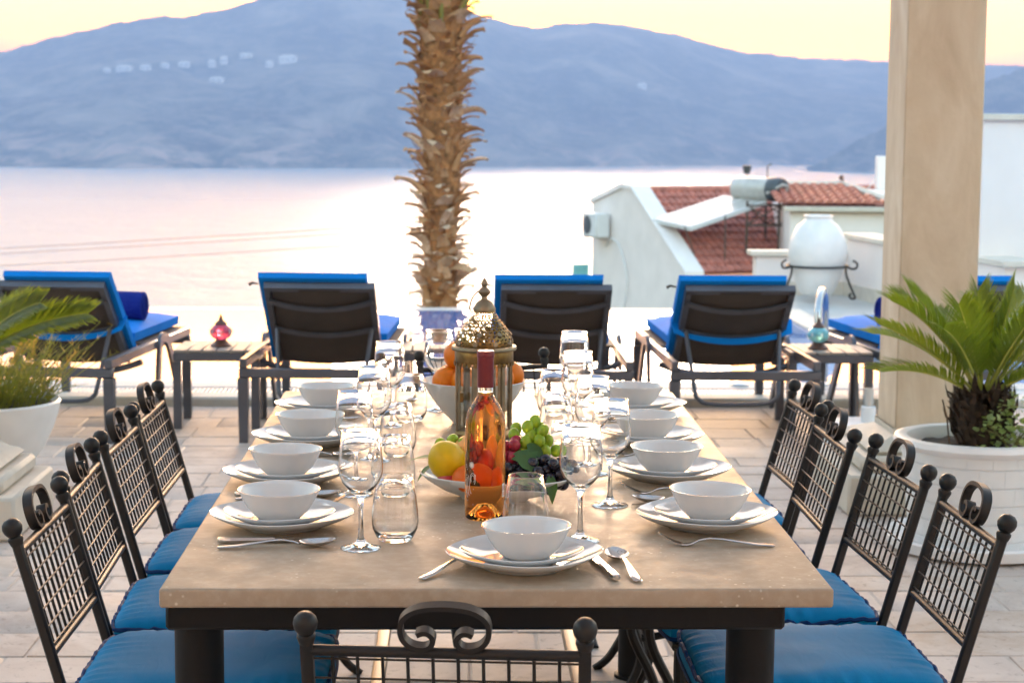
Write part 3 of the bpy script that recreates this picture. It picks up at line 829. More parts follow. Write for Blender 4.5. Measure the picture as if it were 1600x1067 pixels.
# ------------------------------------------------------------------ terrace columns
def column(x, y, half, label):
    t = thing('stone_column', label, 'column', (x, y, 0))
    MB().rbox((0, 0, 0.08), (half * 2, half * 2, 0.16), 0.012).build('plinth', M['limestone'], t)
    MB().rbox((0, 0, 0.19), (half * 1.68, half * 1.68, 0.06), 0.015).build('step', M['limestone'], t)
    b = half * 0.68
    mb = MB()
    prof = [(b, 0.22), (b + 0.015, 0.235), (b, 0.25), (b - 0.03, 0.262), (0.165, 0.285), (0.165, 0.31)]
    vs = []; 
    for r_, z in prof: vs += [(-r_, -r_, z), (r_, -r_, z), (r_, r_, z), (-r_, r_, z)]
    mb.add(vs, [(i * 4 + q, i * 4 + (q + 1) % 4, i * 4 + 4 + (q + 1) % 4, i * 4 + 4 + q) for i in range(len(prof) - 1) for q in range(4)])
    mb.build('moulding', M['limestone'], t, 25)
    MB().rbox((0, 0, 1.70), (0.31, 0.31, 2.8), 0.006).build('shaft', M['stucco'], t)
    MB().rbox((0, 0, 3.14), (0.42, 0.42, 0.09), 0.02).build('capital', M['limestone'], t)
column(1.908, 7.5, 0.385, 'square cream stucco column on a stepped base behind the potted cycad')
column(-1.885, 6.98, 0.33, 'stepped cream column base at the very edge beside the grass pot')

# unseen facade added behind the camera to bounce light onto the terrace
t = thing('fill_villa', 'unseen white two storey facade with glazed doors, added to bounce fill light', 'house', (0, -3.2, 0))
def fill_villa_wall():
    mb = MB(); xs = [-9, -5.6, -3.8, -0.9, 0.9, 3.8, 5.6, 9]
    for i in range(7):
        a, b = xs[i], xs[i + 1]
        if i % 2 == 0: mb.box(((a + b) / 2, -0.15, 3.0), (b - a, 0.3, 6.0))
        else: mb.box(((a + b) / 2, -0.15, 4.2), (b - a - 0.001, 0.298, 3.598))
    return mb
fill_villa_wall().build('wall', M['white'], t, 0)
MB().box((0, 0.05, 6.08), (18.4, 0.7, 0.16)).build('cornice', M['coping'], t, 0)
for a, b in ((-5.6, -3.8), (-0.9, 0.9), (3.8, 5.6)):
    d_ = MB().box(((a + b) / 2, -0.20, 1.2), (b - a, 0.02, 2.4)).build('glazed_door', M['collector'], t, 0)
    for x in (a + 0.04, (a + b) / 2, b - 0.04): MB().box((x, -0.15, 1.2), (0.08, 0.06, 2.4)).build('door_stile', M['plastic'], d_, 0)

# unseen beams added on the columns, spaced to cut overhead light on the table
t = thing('shading_pergola', 'unseen white girders and close beams added on the columns to shade the table', 'shading_pergola', (0.02, 0, 3.19))
for x in (-1.9, 1.9): MB().rbox((x, 3.0, 0.10), (0.2, 9.6, 0.2), 0.01).build('girder', M['white'], t)
pbm = MB().rbox((0, 0, 0), (5.4, 0.13, 0.22), 0.008).mesh('beam', M['white'])
for i in range(34): link('beam', pbm, t, (0, -1.9 + i * 0.285, 0.315))

# ------------------------------------------------------------------ sun loungers, side tables
def lounger_model(strap):
    t = thing('sun_lounger', '', 'sun lounger', (0, 0, 0), 0, 'sun loungers along the pool')
    LN, W = 1.42, 0.335
    # head and foot frames
    for y0, hh in ((0.0, 0.33), (LN, 0.33)):
        MB().rbox((0, y0, hh), (2 * W + 0.04, 0.035, 0.045), 0.005).build('crossbar', M['frame'], t)
        for s in (-1, 1):
            MB().box((s * (W - 0.0), y0 + 0.0, (hh - 0.023) / 2), (0.05, 0.045, hh - 0.023), taper=0.8).build('leg', M['frame'], t)
    for s in (-1, 1):
        MB().rbox((s * W, LN / 2, 0.375), (0.035, LN + 0.04, 0.045), 0.005).build('side_rail', M['frame'], t)
        # arched mid leg
        pts = spline([(s * (W + 0.025), 0.72, 0.0), (s * (W + 0.025), 0.76, 0.24), (s * (W + 0.025), 0.80, 0.385), (s * (W + 0.025), 0.88, 0.40), (s * (W + 0.025), 0.98, 0.33), (s * (W + 0.025), 1.20, 0.0)], 5)
        MB().sweep(pts, [(-0.024, -0.009), (0.024, -0.009), (0.024, 0.009), (-0.024, 0.009)], up=(0, 1, 0.0) if False else (1, 0, 0)).build('arched_leg', M['frame'], t)
    # sling of the seat
    MB().box((0, (0.62 + LN) / 2, 0.392), (2 * W - 0.04, LN - 0.62, 0.012)).build('seat_sling', M['sling'], t)
    MB().tube(bez((-W, 0.55, 0.315), (0, 0.55, 0.185), (W, 0.55, 0.315), 12), 0.017, 6).build('seat_brace', M['frame'], t)
    # back: pivot y=0.62, z=0.37, leaning towards the head
    an = R(44); PB = Vector((0, 0.60, 0.318)); d = Vector((0, -math.cos(an), math.sin(an))); nr = Vector((0, math.sin(an), math.cos(an)))
    HB, WB = 0.575, 0.250
    for s in (-1, 1):
        MB().sweep([PB + Vector((s * WB, 0, 0)), PB + Vector((s * WB, 0, 0)) + d * HB], [(-0.014, -0.018), (0.014, -0.018), (0.014, 0.018), (-0.014, 0.018)], up=tuple(nr)).build('back_rail', M['frame'], t)
    MB().sweep([PB + d * HB + Vector((-WB - 0.014, 0, 0)), PB + d * HB + Vector((WB + 0.014, 0, 0))], [(-0.014, -0.018), (0.014, -0.018), (0.014, 0.018), (-0.014, 0.018)], up=tuple(nr)).build('top_bar', M['frame'], t)
    vs = []; nx, ny = 9, 7
    for j in range(ny):
        for i in range(nx):
            fx = i / (nx - 1) * 2 - 1; fy = j / (ny - 1)
            sag = -0.022 * (1 - fx * fx)
            vs.append(PB + d * (HB * fy) + Vector((fx * (WB - 0.01), 0, 0)) + nr * sag)
    MB().add(vs, [(j * nx + i, j * nx + i + 1, (j + 1) * nx + i + 1, (j + 1) * nx + i) for j in range(ny - 1) for i in range(nx - 1)]).build('back_sling', M['sling'], t)
    for fy, dr in ((0.86, 0.055), (0.50, 0.045)):
        b0 = PB + d * (HB * fy); drop = -d * dr * 1.2
        MB().sweep(bez(b0 + Vector((-WB, 0, 0)) - nr * 0.022, b0 + drop * 1.4 - nr * 0.05, b0 + Vector((WB, 0, 0)) - nr * 0.022, 12), [(-0.013, -0.006), (0.013, -0.006), (0.013, 0.006), (-0.013, 0.006)], up=tuple(nr)).build('back_brace', M['frame'], t)
    # U-shaped prop behind the back
    e = PB + d * HB * 0.46
    yb = 0.22
    pts = [e + Vector((-WB + 0.02, -0.03, 0)), Vector((-WB + 0.045, yb + 0.02, 0.24)), Vector((-WB + 0.06, yb, 0.19)), Vector((-WB + 0.11, yb, 0.165)), Vector((0, yb, 0.16)), Vector((WB - 0.11, yb, 0.165)), Vector((WB - 0.06, yb, 0.19)), Vector((WB - 0.045, yb + 0.02, 0.24)), e + Vector((WB - 0.02, -0.03, 0))]
    MB().tube(spline(pts, 4), 0.011, 8).build('back_prop', M['frame'], t)
    # cushion: back part and seat part
    def pad(a, dirv, upv, length, width, th, name, shift=0.0):
        mb = MB(); nl, nw = 10, 10; vs = []
        def pt(fl, fw, top):
            ed = (1 - abs(fw) ** 6) * (1 - abs(2 * fl - 1) ** 8)
            h = th * (0.62 + 0.38 * ed) if top else th * 0.10 * (1 - ed)
            return Vector(a) + dirv * (length * fl) + Vector((fw * width / 2 * (1 if top else 0.985) + shift, 0, 0)) + upv * h
        for top in (False, True):
            for j in range(nl):
                for i in range(nw): vs.append(pt(j / (nl - 1), i / (nw - 1) * 2 - 1, top))
        N = nl * nw; fs = []
        for j in range(nl - 1):
            for i in range(nw - 1):
                q = (j * nw + i, j * nw + i + 1, (j + 1) * nw + i + 1, (j + 1) * nw + i)
                fs.append(q[::-1]); fs.append(tuple(k + N for k in q))
        for i in range(nw - 1):
            fs.append((i, i + 1, i + 1 + N, i + N)); b = (nl - 1) * nw; fs.append((b + i + 1, b + i, b + i + N, b + i + 1 + N))
        for j in range(nl - 1):
            fs.append(((j + 1) * nw, j * nw, j * nw + N, (j + 1) * nw + N)); b = nw - 1; fs.append((j * nw + b, (j + 1) * nw + b, (j + 1) * nw + b + N, j * nw + b + N))
        mb.add(vs, fs); return mb.build(name, M['lounge'], t, 55)
    pad(PB + nr * 0.02 - d * 0.02, d, nr, HB + 0.055, 0.520, 0.066, 'back_cushion')
    pad(Vector((0, 0.60, 0.40)), Vector((0, 1, 0)), Vector((0, 0, 1)), LN - 0.57, 0.575, 0.085, 'seat_cushion')
    if strap:
        b0 = PB + d * (HB * 0.50)
        MB().sweep([b0 + Vector((-WB - 0.028, 0, 0)) + nr * 0.05] + bez(b0 + Vector((-WB - 0.022, 0, 0)) - nr * 0.026, b0 - d * 0.075 - nr * 0.085, b0 + Vector((WB + 0.022, 0, 0)) - nr * 0.026, 11) + [b0 + Vector((WB + 0.028, 0, 0)) + nr * 0.05],
                   [(-0.002, -0.024), (0.002, -0.024), (0.002, 0.024), (-0.002, 0.024)], up=tuple(nr)).build('strap', M['lounge'], t)
    tie = PB + d * HB * 0.93 + nr * 0.05
    MB().tube([tie + Vector((-0.30, 0, 0)), tie + Vector((-0.33, 0, 0.006)), tie + Vector((-0.345, 0, -0.004))], [0.004, 0.006, 0.009], 6).build('tie', M['sling'], t)
    return t
lA = lounger_model(True); lB = lounger_model(False)
LO = [(lB, -0.645, 8.78, -3.0, 'blue cushioned sun lounger beside the table holding the red lamp, no strap across its back'),
      (lB, 0.492, 8.75, 0.0, 'blue cushioned sun lounger behind the lantern and orange bowl, no strap across its back'),
      (lA, 1.375, 8.75, 1.5, 'blue cushioned sun lounger with a strap across its back, in front of the urn'),
      (lA, -1.93, 8.80, -6.5, 'blue strapped sun lounger behind the grass pot with a rolled towel on it'),
      (lA, 2.50, 8.80, 6.5, 'blue sun lounger mostly hidden behind the column and cycad')]
used = set()
for src, x, y, rz, lab in LO:
    o = src if id(src) not in used else copy_tree(src)
    used.add(id(src))
    o.location = (x, y, 0); o.rotation_euler = (0, 0, R(rz)); o['label'] = lab
    for ch in o.children:
        if ch.name.startswith('back_cushion'): ch.location.x = -0.035 if rz > -4 else 0.03
for x, y, rz, lab in ((-1.735, 9.76, -8, 'rolled navy towel on the lounger behind the grass pot'), (2.345, 9.66, 10, 'rolled navy towel on the lounger hidden behind the column')):
    t = thing('rolled_towel', lab, 'towel', (x, y, 0.55), R(rz), 'rolled towels on loungers')
    sp_ = [( (0.030 + 0.0075 * (i / 12)) * math.cos(i * PI / 12) * 0.9, (0.030 + 0.0075 * (i / 12)) * math.sin(i * PI / 12)) for i in range(74)]
    prof = [(-0.15, 0.066), (-0.145, 0.074), (-0.05, 0.077), (0.05, 0.075), (0.145, 0.074), (0.15, 0.066)]
    MB().lathe([(0, -0.148)] + [(r_, a) for a, r_ in prof] + [(0, 0.148)], 20, M=Matrix.Rotation(R(90), 3, 'Y')).build('roll', M['towel'], t)
    for s in (-1, 1): MB().tube([(s * 0.1505, 0.85 * a, 0.85 * b) for a, b in sp_[::3]], 0.004, 5).build('spiral_edge', M['towel'], t)

def side_table(x, y, label):
    t = thing('side_table', label, 'side table', (x, y, 0), 0, 'slatted side tables between the loungers')
    W, D_, H = 0.42, 0.38, 0.39
    for s in (-1, 1):
        MB().rbox((s * (W / 2 - 0.02), 0, H - 0.035), (0.04, D_ - 0.08, 0.04), 0.004).build('apron', M['frame'], t)
        MB().rbox((0, s * (D_ / 2 - 0.02), H - 0.035), (W, 0.04, 0.04), 0.004).build('apron', M['frame'], t)
        for q in (-1, 1): MB().box((s * (W / 2 - 0.02), q * (D_ / 2 - 0.02), (H - 0.055) / 2), (0.04, 0.04, H - 0.055)).build('leg', M['frame'], t, 0)
    for i in range(6): MB().rbox((-W / 2 + W * (i + 0.5) / 6, 0, H - 0.007), (W / 6 - 0.006, D_, 0.014), 0.003).build('slat', M['slat'], t)
    return t
side_table(-1.155, 9.37, 'slatted side table carrying the red mosaic lamp')
side_table(-0.06, 9.40, 'slatted side table between the two middle loungers, behind the far dining chair')
side_table(1.865, 9.37, 'slatted side table carrying the turquoise mosaic lamp')

def mosaic_lamp(x, y, z, gm, label):
    t = thing('mosaic_lamp', label, 'lamp', (x, y, z), 0, 'mosaic globe lamps')
    MB().lathe([(0, 0), (0.050, 0), (0.052, 0.006), (0.040, 0.016), (0.030, 0.026), (0.026, 0.034)], 28).build('base', M['woodbase'], t)
    MB().lathe([(0.026, 0.034), (0.044, 0.044), (0.054, 0.062), (0.055, 0.075), (0.048, 0.092), (0.036, 0.104), (0.028, 0.108)], 32).build('globe', gm, t)
    MB().lathe([(0.030, 0.107), (0.031, 0.112), (0.022, 0.122), (0.012, 0.130), (0.008, 0.138), (0.009, 0.143), (0.003, 0.156), (0, 0.162)], 20).build('cap', M['woodbase'], t)
    for k in range(7):
        a = 2 * PI * k / 7 + 0.35
        pts = []
        for j in range(6):
            w = 2 * PI * j / 5; b = a + 0.13 * math.cos(w); zz = 0.074 + 0.012 * math.sin(w)
            rr = 0.0555 - 0.0004
            pts.append((rr * math.cos(b), rr * math.sin(b), zz))
        mb = MB(); ctr = (0.0562 * math.cos(a), 0.0562 * math.sin(a), 0.074)
        for j in range(5): mb.tube([ctr, pts[j]], 0.0018, 4)
        mb.build('mosaic_star', M['crackle'], t)
    return t
mosaic_lamp(-1.150, 9.35, 0.39, M['redglass'], 'ruby red mosaic globe lamp on the slatted table')
mosaic_lamp(1.826, 9.33, 0.39, M['blueglass'], 'turquoise mosaic globe lamp on the slatted table')

# pool handrail, parasol base
t = thing('pool_handrail', 'bent stainless pool handrail rising behind the turquoise lamp', 'handrail', (0, 0, 0))
pts = spline([(2.075, 10.55, 0.04), (2.065, 10.57, 0.38), (2.075, 10.62, 0.49), (2.115, 10.74, 0.555), (2.165, 10.90, 0.53), (2.195, 11.02, 0.42), (2.205, 11.06, 0.1), (2.205, 11.06, -0.3)], 7)
MB().tube(pts, 0.021, 14).build('rail', M['chrome'], t)
MB().lathe([(0, 0), (0.055, 0), (0.055, 0.008), (0.03, 0.02), (0.027, 0.03)], 24, (2.075, 10.55, 0.04)).build('escutcheon', M['chrome'], t)
tag(MB().lathe([(0, 0), (0.055, 0), (0.055, 0.008), (0.03, 0.02), (0, 0.022)], 24, (1.62, 10.53, 0.04)).build('rail_socket', M['chrome']), 'round steel socket cap on the pool rim behind the strapped lounger', 'socket')
t = thing('parasol_base', 'round white parasol base with an empty tube holder by the column', 'parasol base', (1.93, 8.62, 0))
MB().lathe([(0, 0.02), (0.24, 0.02), (0.255, 0.03), (0.262, 0.06), (0.255, 0.10), (0.235, 0.122), (0.06, 0.135), (0, 0.135)], 40).build('disc', M['plastic'], t)
MB().lathe([(0.026, 0.13), (0.034, 0.13), (0.034, 0.205), (0.026, 0.21)], 20).build('collar', M['plastic'], t)
MB().lathe([(0.018, 0.2), (0.023, 0.2), (0.023, 0.29), (0.018, 0.29), (0.018, 0.2)], 20).build('tube_holder', M['tank'], t)
for k in range(3):
    a = 2 * PI * k / 3 + 0.3
    MB().rbox((0.21 * math.cos(a), 0.21 * math.sin(a), 0.01), (0.05, 0.05, 0.02), 0.004).build('foot', M['railwood'], t)

# ------------------------------------------------------------------ potted plants
def frond_mesh(s0, mid, s1, npair, llen, wide, vup=0.55, fwd=0.75, name='frond', roll=0.0, dense=1.0):
    """cycad frond: rachis with two ranks of narrow leaflets"""
    pts = bez(s0, mid, s1, 26); mb = MB()
    n = len(pts) - 1
    for k in range(npair):
        f = 0.16 + 0.84 * k / (npair - 1)
        x = f * n; i = min(int(x), n - 1); p = pts[i].lerp(pts[i + 1], x - i)
        t = (pts[i + 1] - pts[i]).normalized()
        side = t.cross(Vector((0, 0, 1)))
        side = side.normalized() if side.length > 1e-3 else Vector((1, 0, 0))
        nr = side.cross(t)
        if roll:
            q = Matrix.Rotation(roll, 3, t); side = q @ side; nr = q @ nr
        ll = llen * (0.35 + 0.65 * math.sin(min(1, (f - 0.05) * 1.35 + 0.12) * PI * 0.62)) * (1.0 if f < 0.75 else 1.0 - 1.5 * (f - 0.75)) * random.uniform(0.9, 1.08)
        for sg in (-1, 1):
            d = (t * (fwd + 0.5 * f) + side * sg * 0.8 + nr * vup + Vector([random.uniform(-.06, .06) for _ in range(3)])).normalized()
            wv = t.cross(d).cross(d).normalized() * wide * 0.5
            drop = nr * (-0.10 * ll)
            a, b, c = p, p + d * ll * 0.5, p + d * ll + drop
            mb.add([a - wv * 0.6, a + wv * 0.6, b + wv, b - wv, c], [(0, 1, 2, 3), (3, 2, 4)])
    return mb, pts
def cycad(base, targets, t, llen=0.125, wide=0.0075, npair=52, roll=0.0, vup=0.55):
    for (tx, ty, tz), arch in targets:
        s1 = Vector((tx, ty, tz)); b = Vector(base) + (s1 - Vector(base)).normalized() * 0.03
        mid = b.lerp(s1, 0.5) + Vector((0, 0, arch))
        mb, pts = frond_mesh(b, mid, s1, npair, llen, wide, vup, roll=roll)
        fr = mb.build('frond', M['cycad'], t, 0)
        MB().tube(pts, [0.0055 - 0.004 * i / 25 for i in range(26)], 5).build('rachis', M['rachis'], fr)

PX, PY = 1.87, 6.58
t = thing('planter_pot', 'large white brick-patterned pot on a saucer holding the cycad', 'pot', (PX, PY, 0))
MB().lathe([(0, 0.03), (0.225, 0.03), (0.235, 0.05), (0.264, 0.33), (0.270, 0.372)], 72).build('pot_wall', M['pot'], t)
MB().lathe([(0.268, 0.365), (0.288, 0.373), (0.298, 0.388), (0.292, 0.405), (0.272, 0.410), (0.250, 0.405), (0.242, 0.388), (0.238, 0.33)], 72).build('rim', M['whitepot'], t)
MB().lathe([(0, 0.004), (0.27, 0.004), (0.305, 0.012), (0.318, 0.05), (0.312, 0.058), (0.298, 0.052), (0.28, 0.028), (0, 0.024)], 72).build('saucer', M['whitepot'], t)
sl = MB(); sl.lathe([(0.241, 0.362), (0.2, 0.37), (0.14, 0.376), (0.07, 0.38), (0, 0.382)], 40)
sl.v = [(a, b, c + random.uniform(-.006, .006)) for a, b, c in sl.v]
sl.build('soil', M['soil'], t)
t = thing('cycad_plant', 'sago cycad with stiff dark green fronds growing in the large white pot', 'cycad')
B0 = Vector((1.880, 6.58, 0.540))
MB().lathe([(0.07, -0.17), (0.092, -0.12), (0.100, -0.06), (0.092, -0.01), (0.06, 0.025), (0, 0.035)], 18, B0).build('caudex', M['bark'], t)
sc_ = MB().add([(-0.011, 0, 0), (0.011, 0, 0), (0.008, -0.022, 0.028), (-0.008, -0.022, 0.028), (0, -0.026, 0.062), (0, 0.012, 0.01)], [(0, 1, 2, 3), (3, 2, 4), (1, 5, 2), (5, 0, 3), (5, 3, 4, 2)]).mesh('leaf_scar', M['bark'], 0)
for i in range(150):
    f = i / 150; a = i * 2.39996; z = -0.165 + 0.19 * f
    rr = 0.085 + 0.015 * math.sin(PI * min(1, f * 1.1)) - (0.03 * max(0, f - 0.75) * 4 * 0.5)
    o = link('leaf_scar', sc_, t, B0 + Vector((math.sin(a) * rr, -math.cos(a) * rr, z)), (random.uniform(-.3, .2), random.uniform(-.3, .3), a))
    s = random.uniform(0.8, 1.5); o.scale = (s, s, s)
TG = [((1.53, 6.50, 0.935), 0.10), ((1.475, 6.45, 0.86), 0.06), ((1.475, 6.38, 0.705), 0.07), ((1.735, 6.40, 0.935), 0.05), ((1.86, 6.62, 0.96), 0.02), ((1.60, 6.75, 0.93), 0.08), ((1.66, 6.30, 0.86), 0.08),
      ((2.06, 6.42, 0.93), 0.05), ((2.18, 6.52, 0.90), 0.08), ((2.25, 6.45, 0.76), 0.10), ((2.28, 6.70, 0.82), 0.10), ((1.95, 6.95, 0.90), 0.08), ((2.10, 6.85, 0.93), 0.07), ((1.98, 6.35, 0.90), 0.04), ((1.80, 6.95, 0.85), 0.09), ((1.55, 6.9, 0.78), 0.10), ((2.15, 6.25, 0.70), 0.10), ((1.97, 6.55, 0.98), 0.02), ((2.3, 6.6, 0.68), 0.10), ((1.62, 6.62, 0.965), 0.06)]
random.seed(21)
TG = [((x, y_, z - 0.045), a) for (x, y_, z), a in TG]
cycad(B0, TG, t, 0.145, 0.0078, 40, 0.0, 0.42)
t = thing('trailing_plant', 'small variegated trailing plant spilling beside the cycad stem', 'plant', (1.935, 6.40, 0.372))
lv = MB()
for i in range(190):
    a = random.uniform(0, 2 * PI); r_ = random.uniform(0.0, 0.13); h = random.uniform(0.0, 0.24) * (1 - r_ / 0.2)
    c = Vector((r_ * math.cos(a) * 1.1, r_ * math.sin(a) * 0.8, h))
    m3 = Matrix.Rotation(random.uniform(0, 2 * PI), 3, 'Z') @ Matrix.Rotation(random.uniform(0.2, 1.3), 3, 'X')
    s = random.uniform(0.010, 0.019)
    lv.add([c + m3 @ Vector(p) * s for p in ((0, 0, 0), (0.6, 0.35, 0.1), (0.75, 0.95, 0.05), (0, 1.45, -0.1), (-0.75, 0.95, 0.05), (-0.6, 0.35, 0.1))], [(0, 1, 2, 3), (0, 3, 4, 5)])
stuff(lv.build('leaves', M['variegated'], t, 0))
stm = MB()
for i in range(14):
    a = random.uniform(0, 2 * PI); e = Vector((0.10 * math.cos(a), 0.09 * math.sin(a), random.uniform(0.04, 0.14)))
    stm.tube(bez((0, 0, 0), (e.x * 0.4, e.y * 0.4, 0.08), e, 5), 0.002, 4)
stm.build('stems', M['stem'], t)
t = tag(MB().tube([(1.735, 6.45, 0.37), (1.72, 6.45, 0.49), (1.70, 6.44, 0.555)], 0.003, 5).build('twig', M['bark']), 'thin dry twig standing in the soil of the large white pot', 'twig')

# left pot, with feathery grass and a cycad reaching in from the edge
LX, LY = -1.92, 7.72
t = thing('footed_pot', 'white footed pot full of feathery grass behind the column base', 'pot', (LX, LY, 0))
MB().lathe([(0, 0.05), (0.13, 0.05), (0.155, 0.06), (0.20, 0.11), (0.245, 0.17), (0.248, 0.18), (0.275, 0.235), (0.278, 0.245), (0.297, 0.30), (0.299, 0.31), (0.308, 0.35), (0.300, 0.358), (0.29, 0.33)], 56).build('pot_wall', M['whitepot'], t)
MB().lathe([(0, 0.004), (0.19, 0.004), (0.225, 0.02), (0.23, 0.05), (0.215, 0.055), (0.19, 0.03), (0.10, 0.06), (0, 0.06)], 48).build('saucer', M['whitepot'], t)
MB().lathe([(0.292, 0.33), (0, 0.34)], 32).build('soil', M['soil'], t)
t = thing('feathery_grass', 'feathery olive grass with rusty tips in the white footed pot', 'grass plant', (LX, LY, 0.335))
ga, gb2, gc = MB(), MB(), MB()
random.seed(5)
for i in range(520):
    a = random.uniform(0, 2 * PI); r_ = 0.26 * math.sqrt(random.random())
    b = Vector((r_ * math.cos(a), r_ * math.sin(a), 0))
    L = random.uniform(0.14, 0.36); out = random.uniform(0.1, 0.9)
    a2 = a + random.uniform(-0.8, 0.8)
    e = b + Vector((math.cos(a2) * out * L, math.sin(a2) * out * L, L * random.uniform(0.3, 1.0)))
    tipy = random.random() < 0.42
    ga.tube(bez(b, b.lerp(e, 0.5) + Vector((0, 0, 0.05)), e, 5), [0.0022, 0.002, 0.0017, 0.0013, 0.0008], 3, caps=False)
    for k in range(7):
        f = 0.35 + 0.65 * k / 6; p = b.lerp(e, f) + Vector((0, 0, 0.1 * f * (1 - f)))
        q = p + Vector((random.uniform(-1, 1), random.uniform(-1, 1), random.uniform(0.1, 1))) * 0.035
        w_ = Vector((random.uniform(-1, 1), random.uniform(-1, 1), 0)) * 0.0022
        (gb2 if tipy and f > 0.5 else gc).add([p - w_, p + w_, q], [(0, 1, 2)])
for i in range(9):   # taller rusty plumes
    b = Vector((random.uniform(0.02, 0.28), random.uniform(-0.22, 0.2), 0.05)); e = b + Vector((random.uniform(-0.02, 0.20), random.uniform(-0.1, 0.05), random.uniform(0.16, 0.30)))
    ga.tube(bez(b, b.lerp(e, 0.5) + Vector((-0.01, 0, 0.04)), e, 6), 0.0018, 3, caps=False)
    for k in range(34):
        f = random.uniform(0.45, 1.0); p = b.lerp(e, f) + Vector((-0.01, 0, 0.08 * f * (1 - f)))
        q = p + (e - b).normalized() * 0.02 + Vector((random.uniform(-1, 1), random.uniform(-1, 1), random.uniform(-0.2, 0.9))) * 0.035
        w_ = Vector((random.uniform(-1, 1), random.uniform(-1, 1), 0)) * 0.0022
        gb2.add([p - w_, p + w_, q], [(0, 1, 2)])
stuff(ga.build('blades', M['grassg'], t, 0)); stuff(gc.build('leaflets', M['grassg'], t, 0)); stuff(gb2.build('seed_heads', M['grasst'], t, 0))
t = thing('cycad_plant', 'cycad fronds reaching in over the feathery grass at the very edge', 'cycad')
B1 = Vector((-1.99, 7.50, 0.50))
MB().lathe([(0.05, -0.12), (0.075, -0.06), (0.07, 0.0), (0, 0.03)], 16, B1).build('caudex', M['bark'], t)
random.seed(9)
cycad(B1, [((-1.415, 7.30, 0.755), 0.09), ((-1.585, 7.25, 0.80), 0.08), ((-2.3, 7.3, 0.85), 0.08), ((-2.45, 7.5, 0.75), 0.1), ((-2.1, 7.9, 0.85), 0.1), ((-1.75, 7.95, 0.72), 0.1)], t, 0.14, 0.011, 70, R(62), 0.30)

# ------------------------------------------------------------------ dining table
TZ = 0.765
table = thing('dining_table', 'long dining table with a beige stone top on a black steel frame', 'table', (0.073, 4.015, 0))
MB().rbox((0, 0, TZ - 0.0155), (1.064, 2.215, 0.031), 0.005, None, 3).build('tabletop', M['top'], table)
for s in (-1, 1):
    MB().rbox((s * 0.474 - 0.033, 0, 0.711), (0.04, 2.055, 0.045), 0.003).build('apron', M['tableiron'], table)
    MB().rbox((-0.033, s * 1.05, 0.711), (0.990, 0.04, 0.0455), 0.005).build('apron', M['tableiron'], table)
    for q in (-1, 1):
        MB().lathe([(0, 0), (0.05, 0), (0.05, 0.01), (0.040, 0.012), (0.040, 0.688), (0, 0.688)], 28, (s * 0.453 - 0.033, q * 0.985, 0)).build('leg', M['tableiron'], table)
    MB().rbox((s * 0.235 - 0.01, 0, 0.20), (0.032, 1.86, 0.032), 0.006, None, 2).build('footrail', M['railwood'], table)
for q in (-1, 1): MB().tube([(-0.42, q * 0.97, 0.2), (0.42, q * 0.97, 0.2)], 0.014, 8).build('cross_rail', M['tableiron'], table)

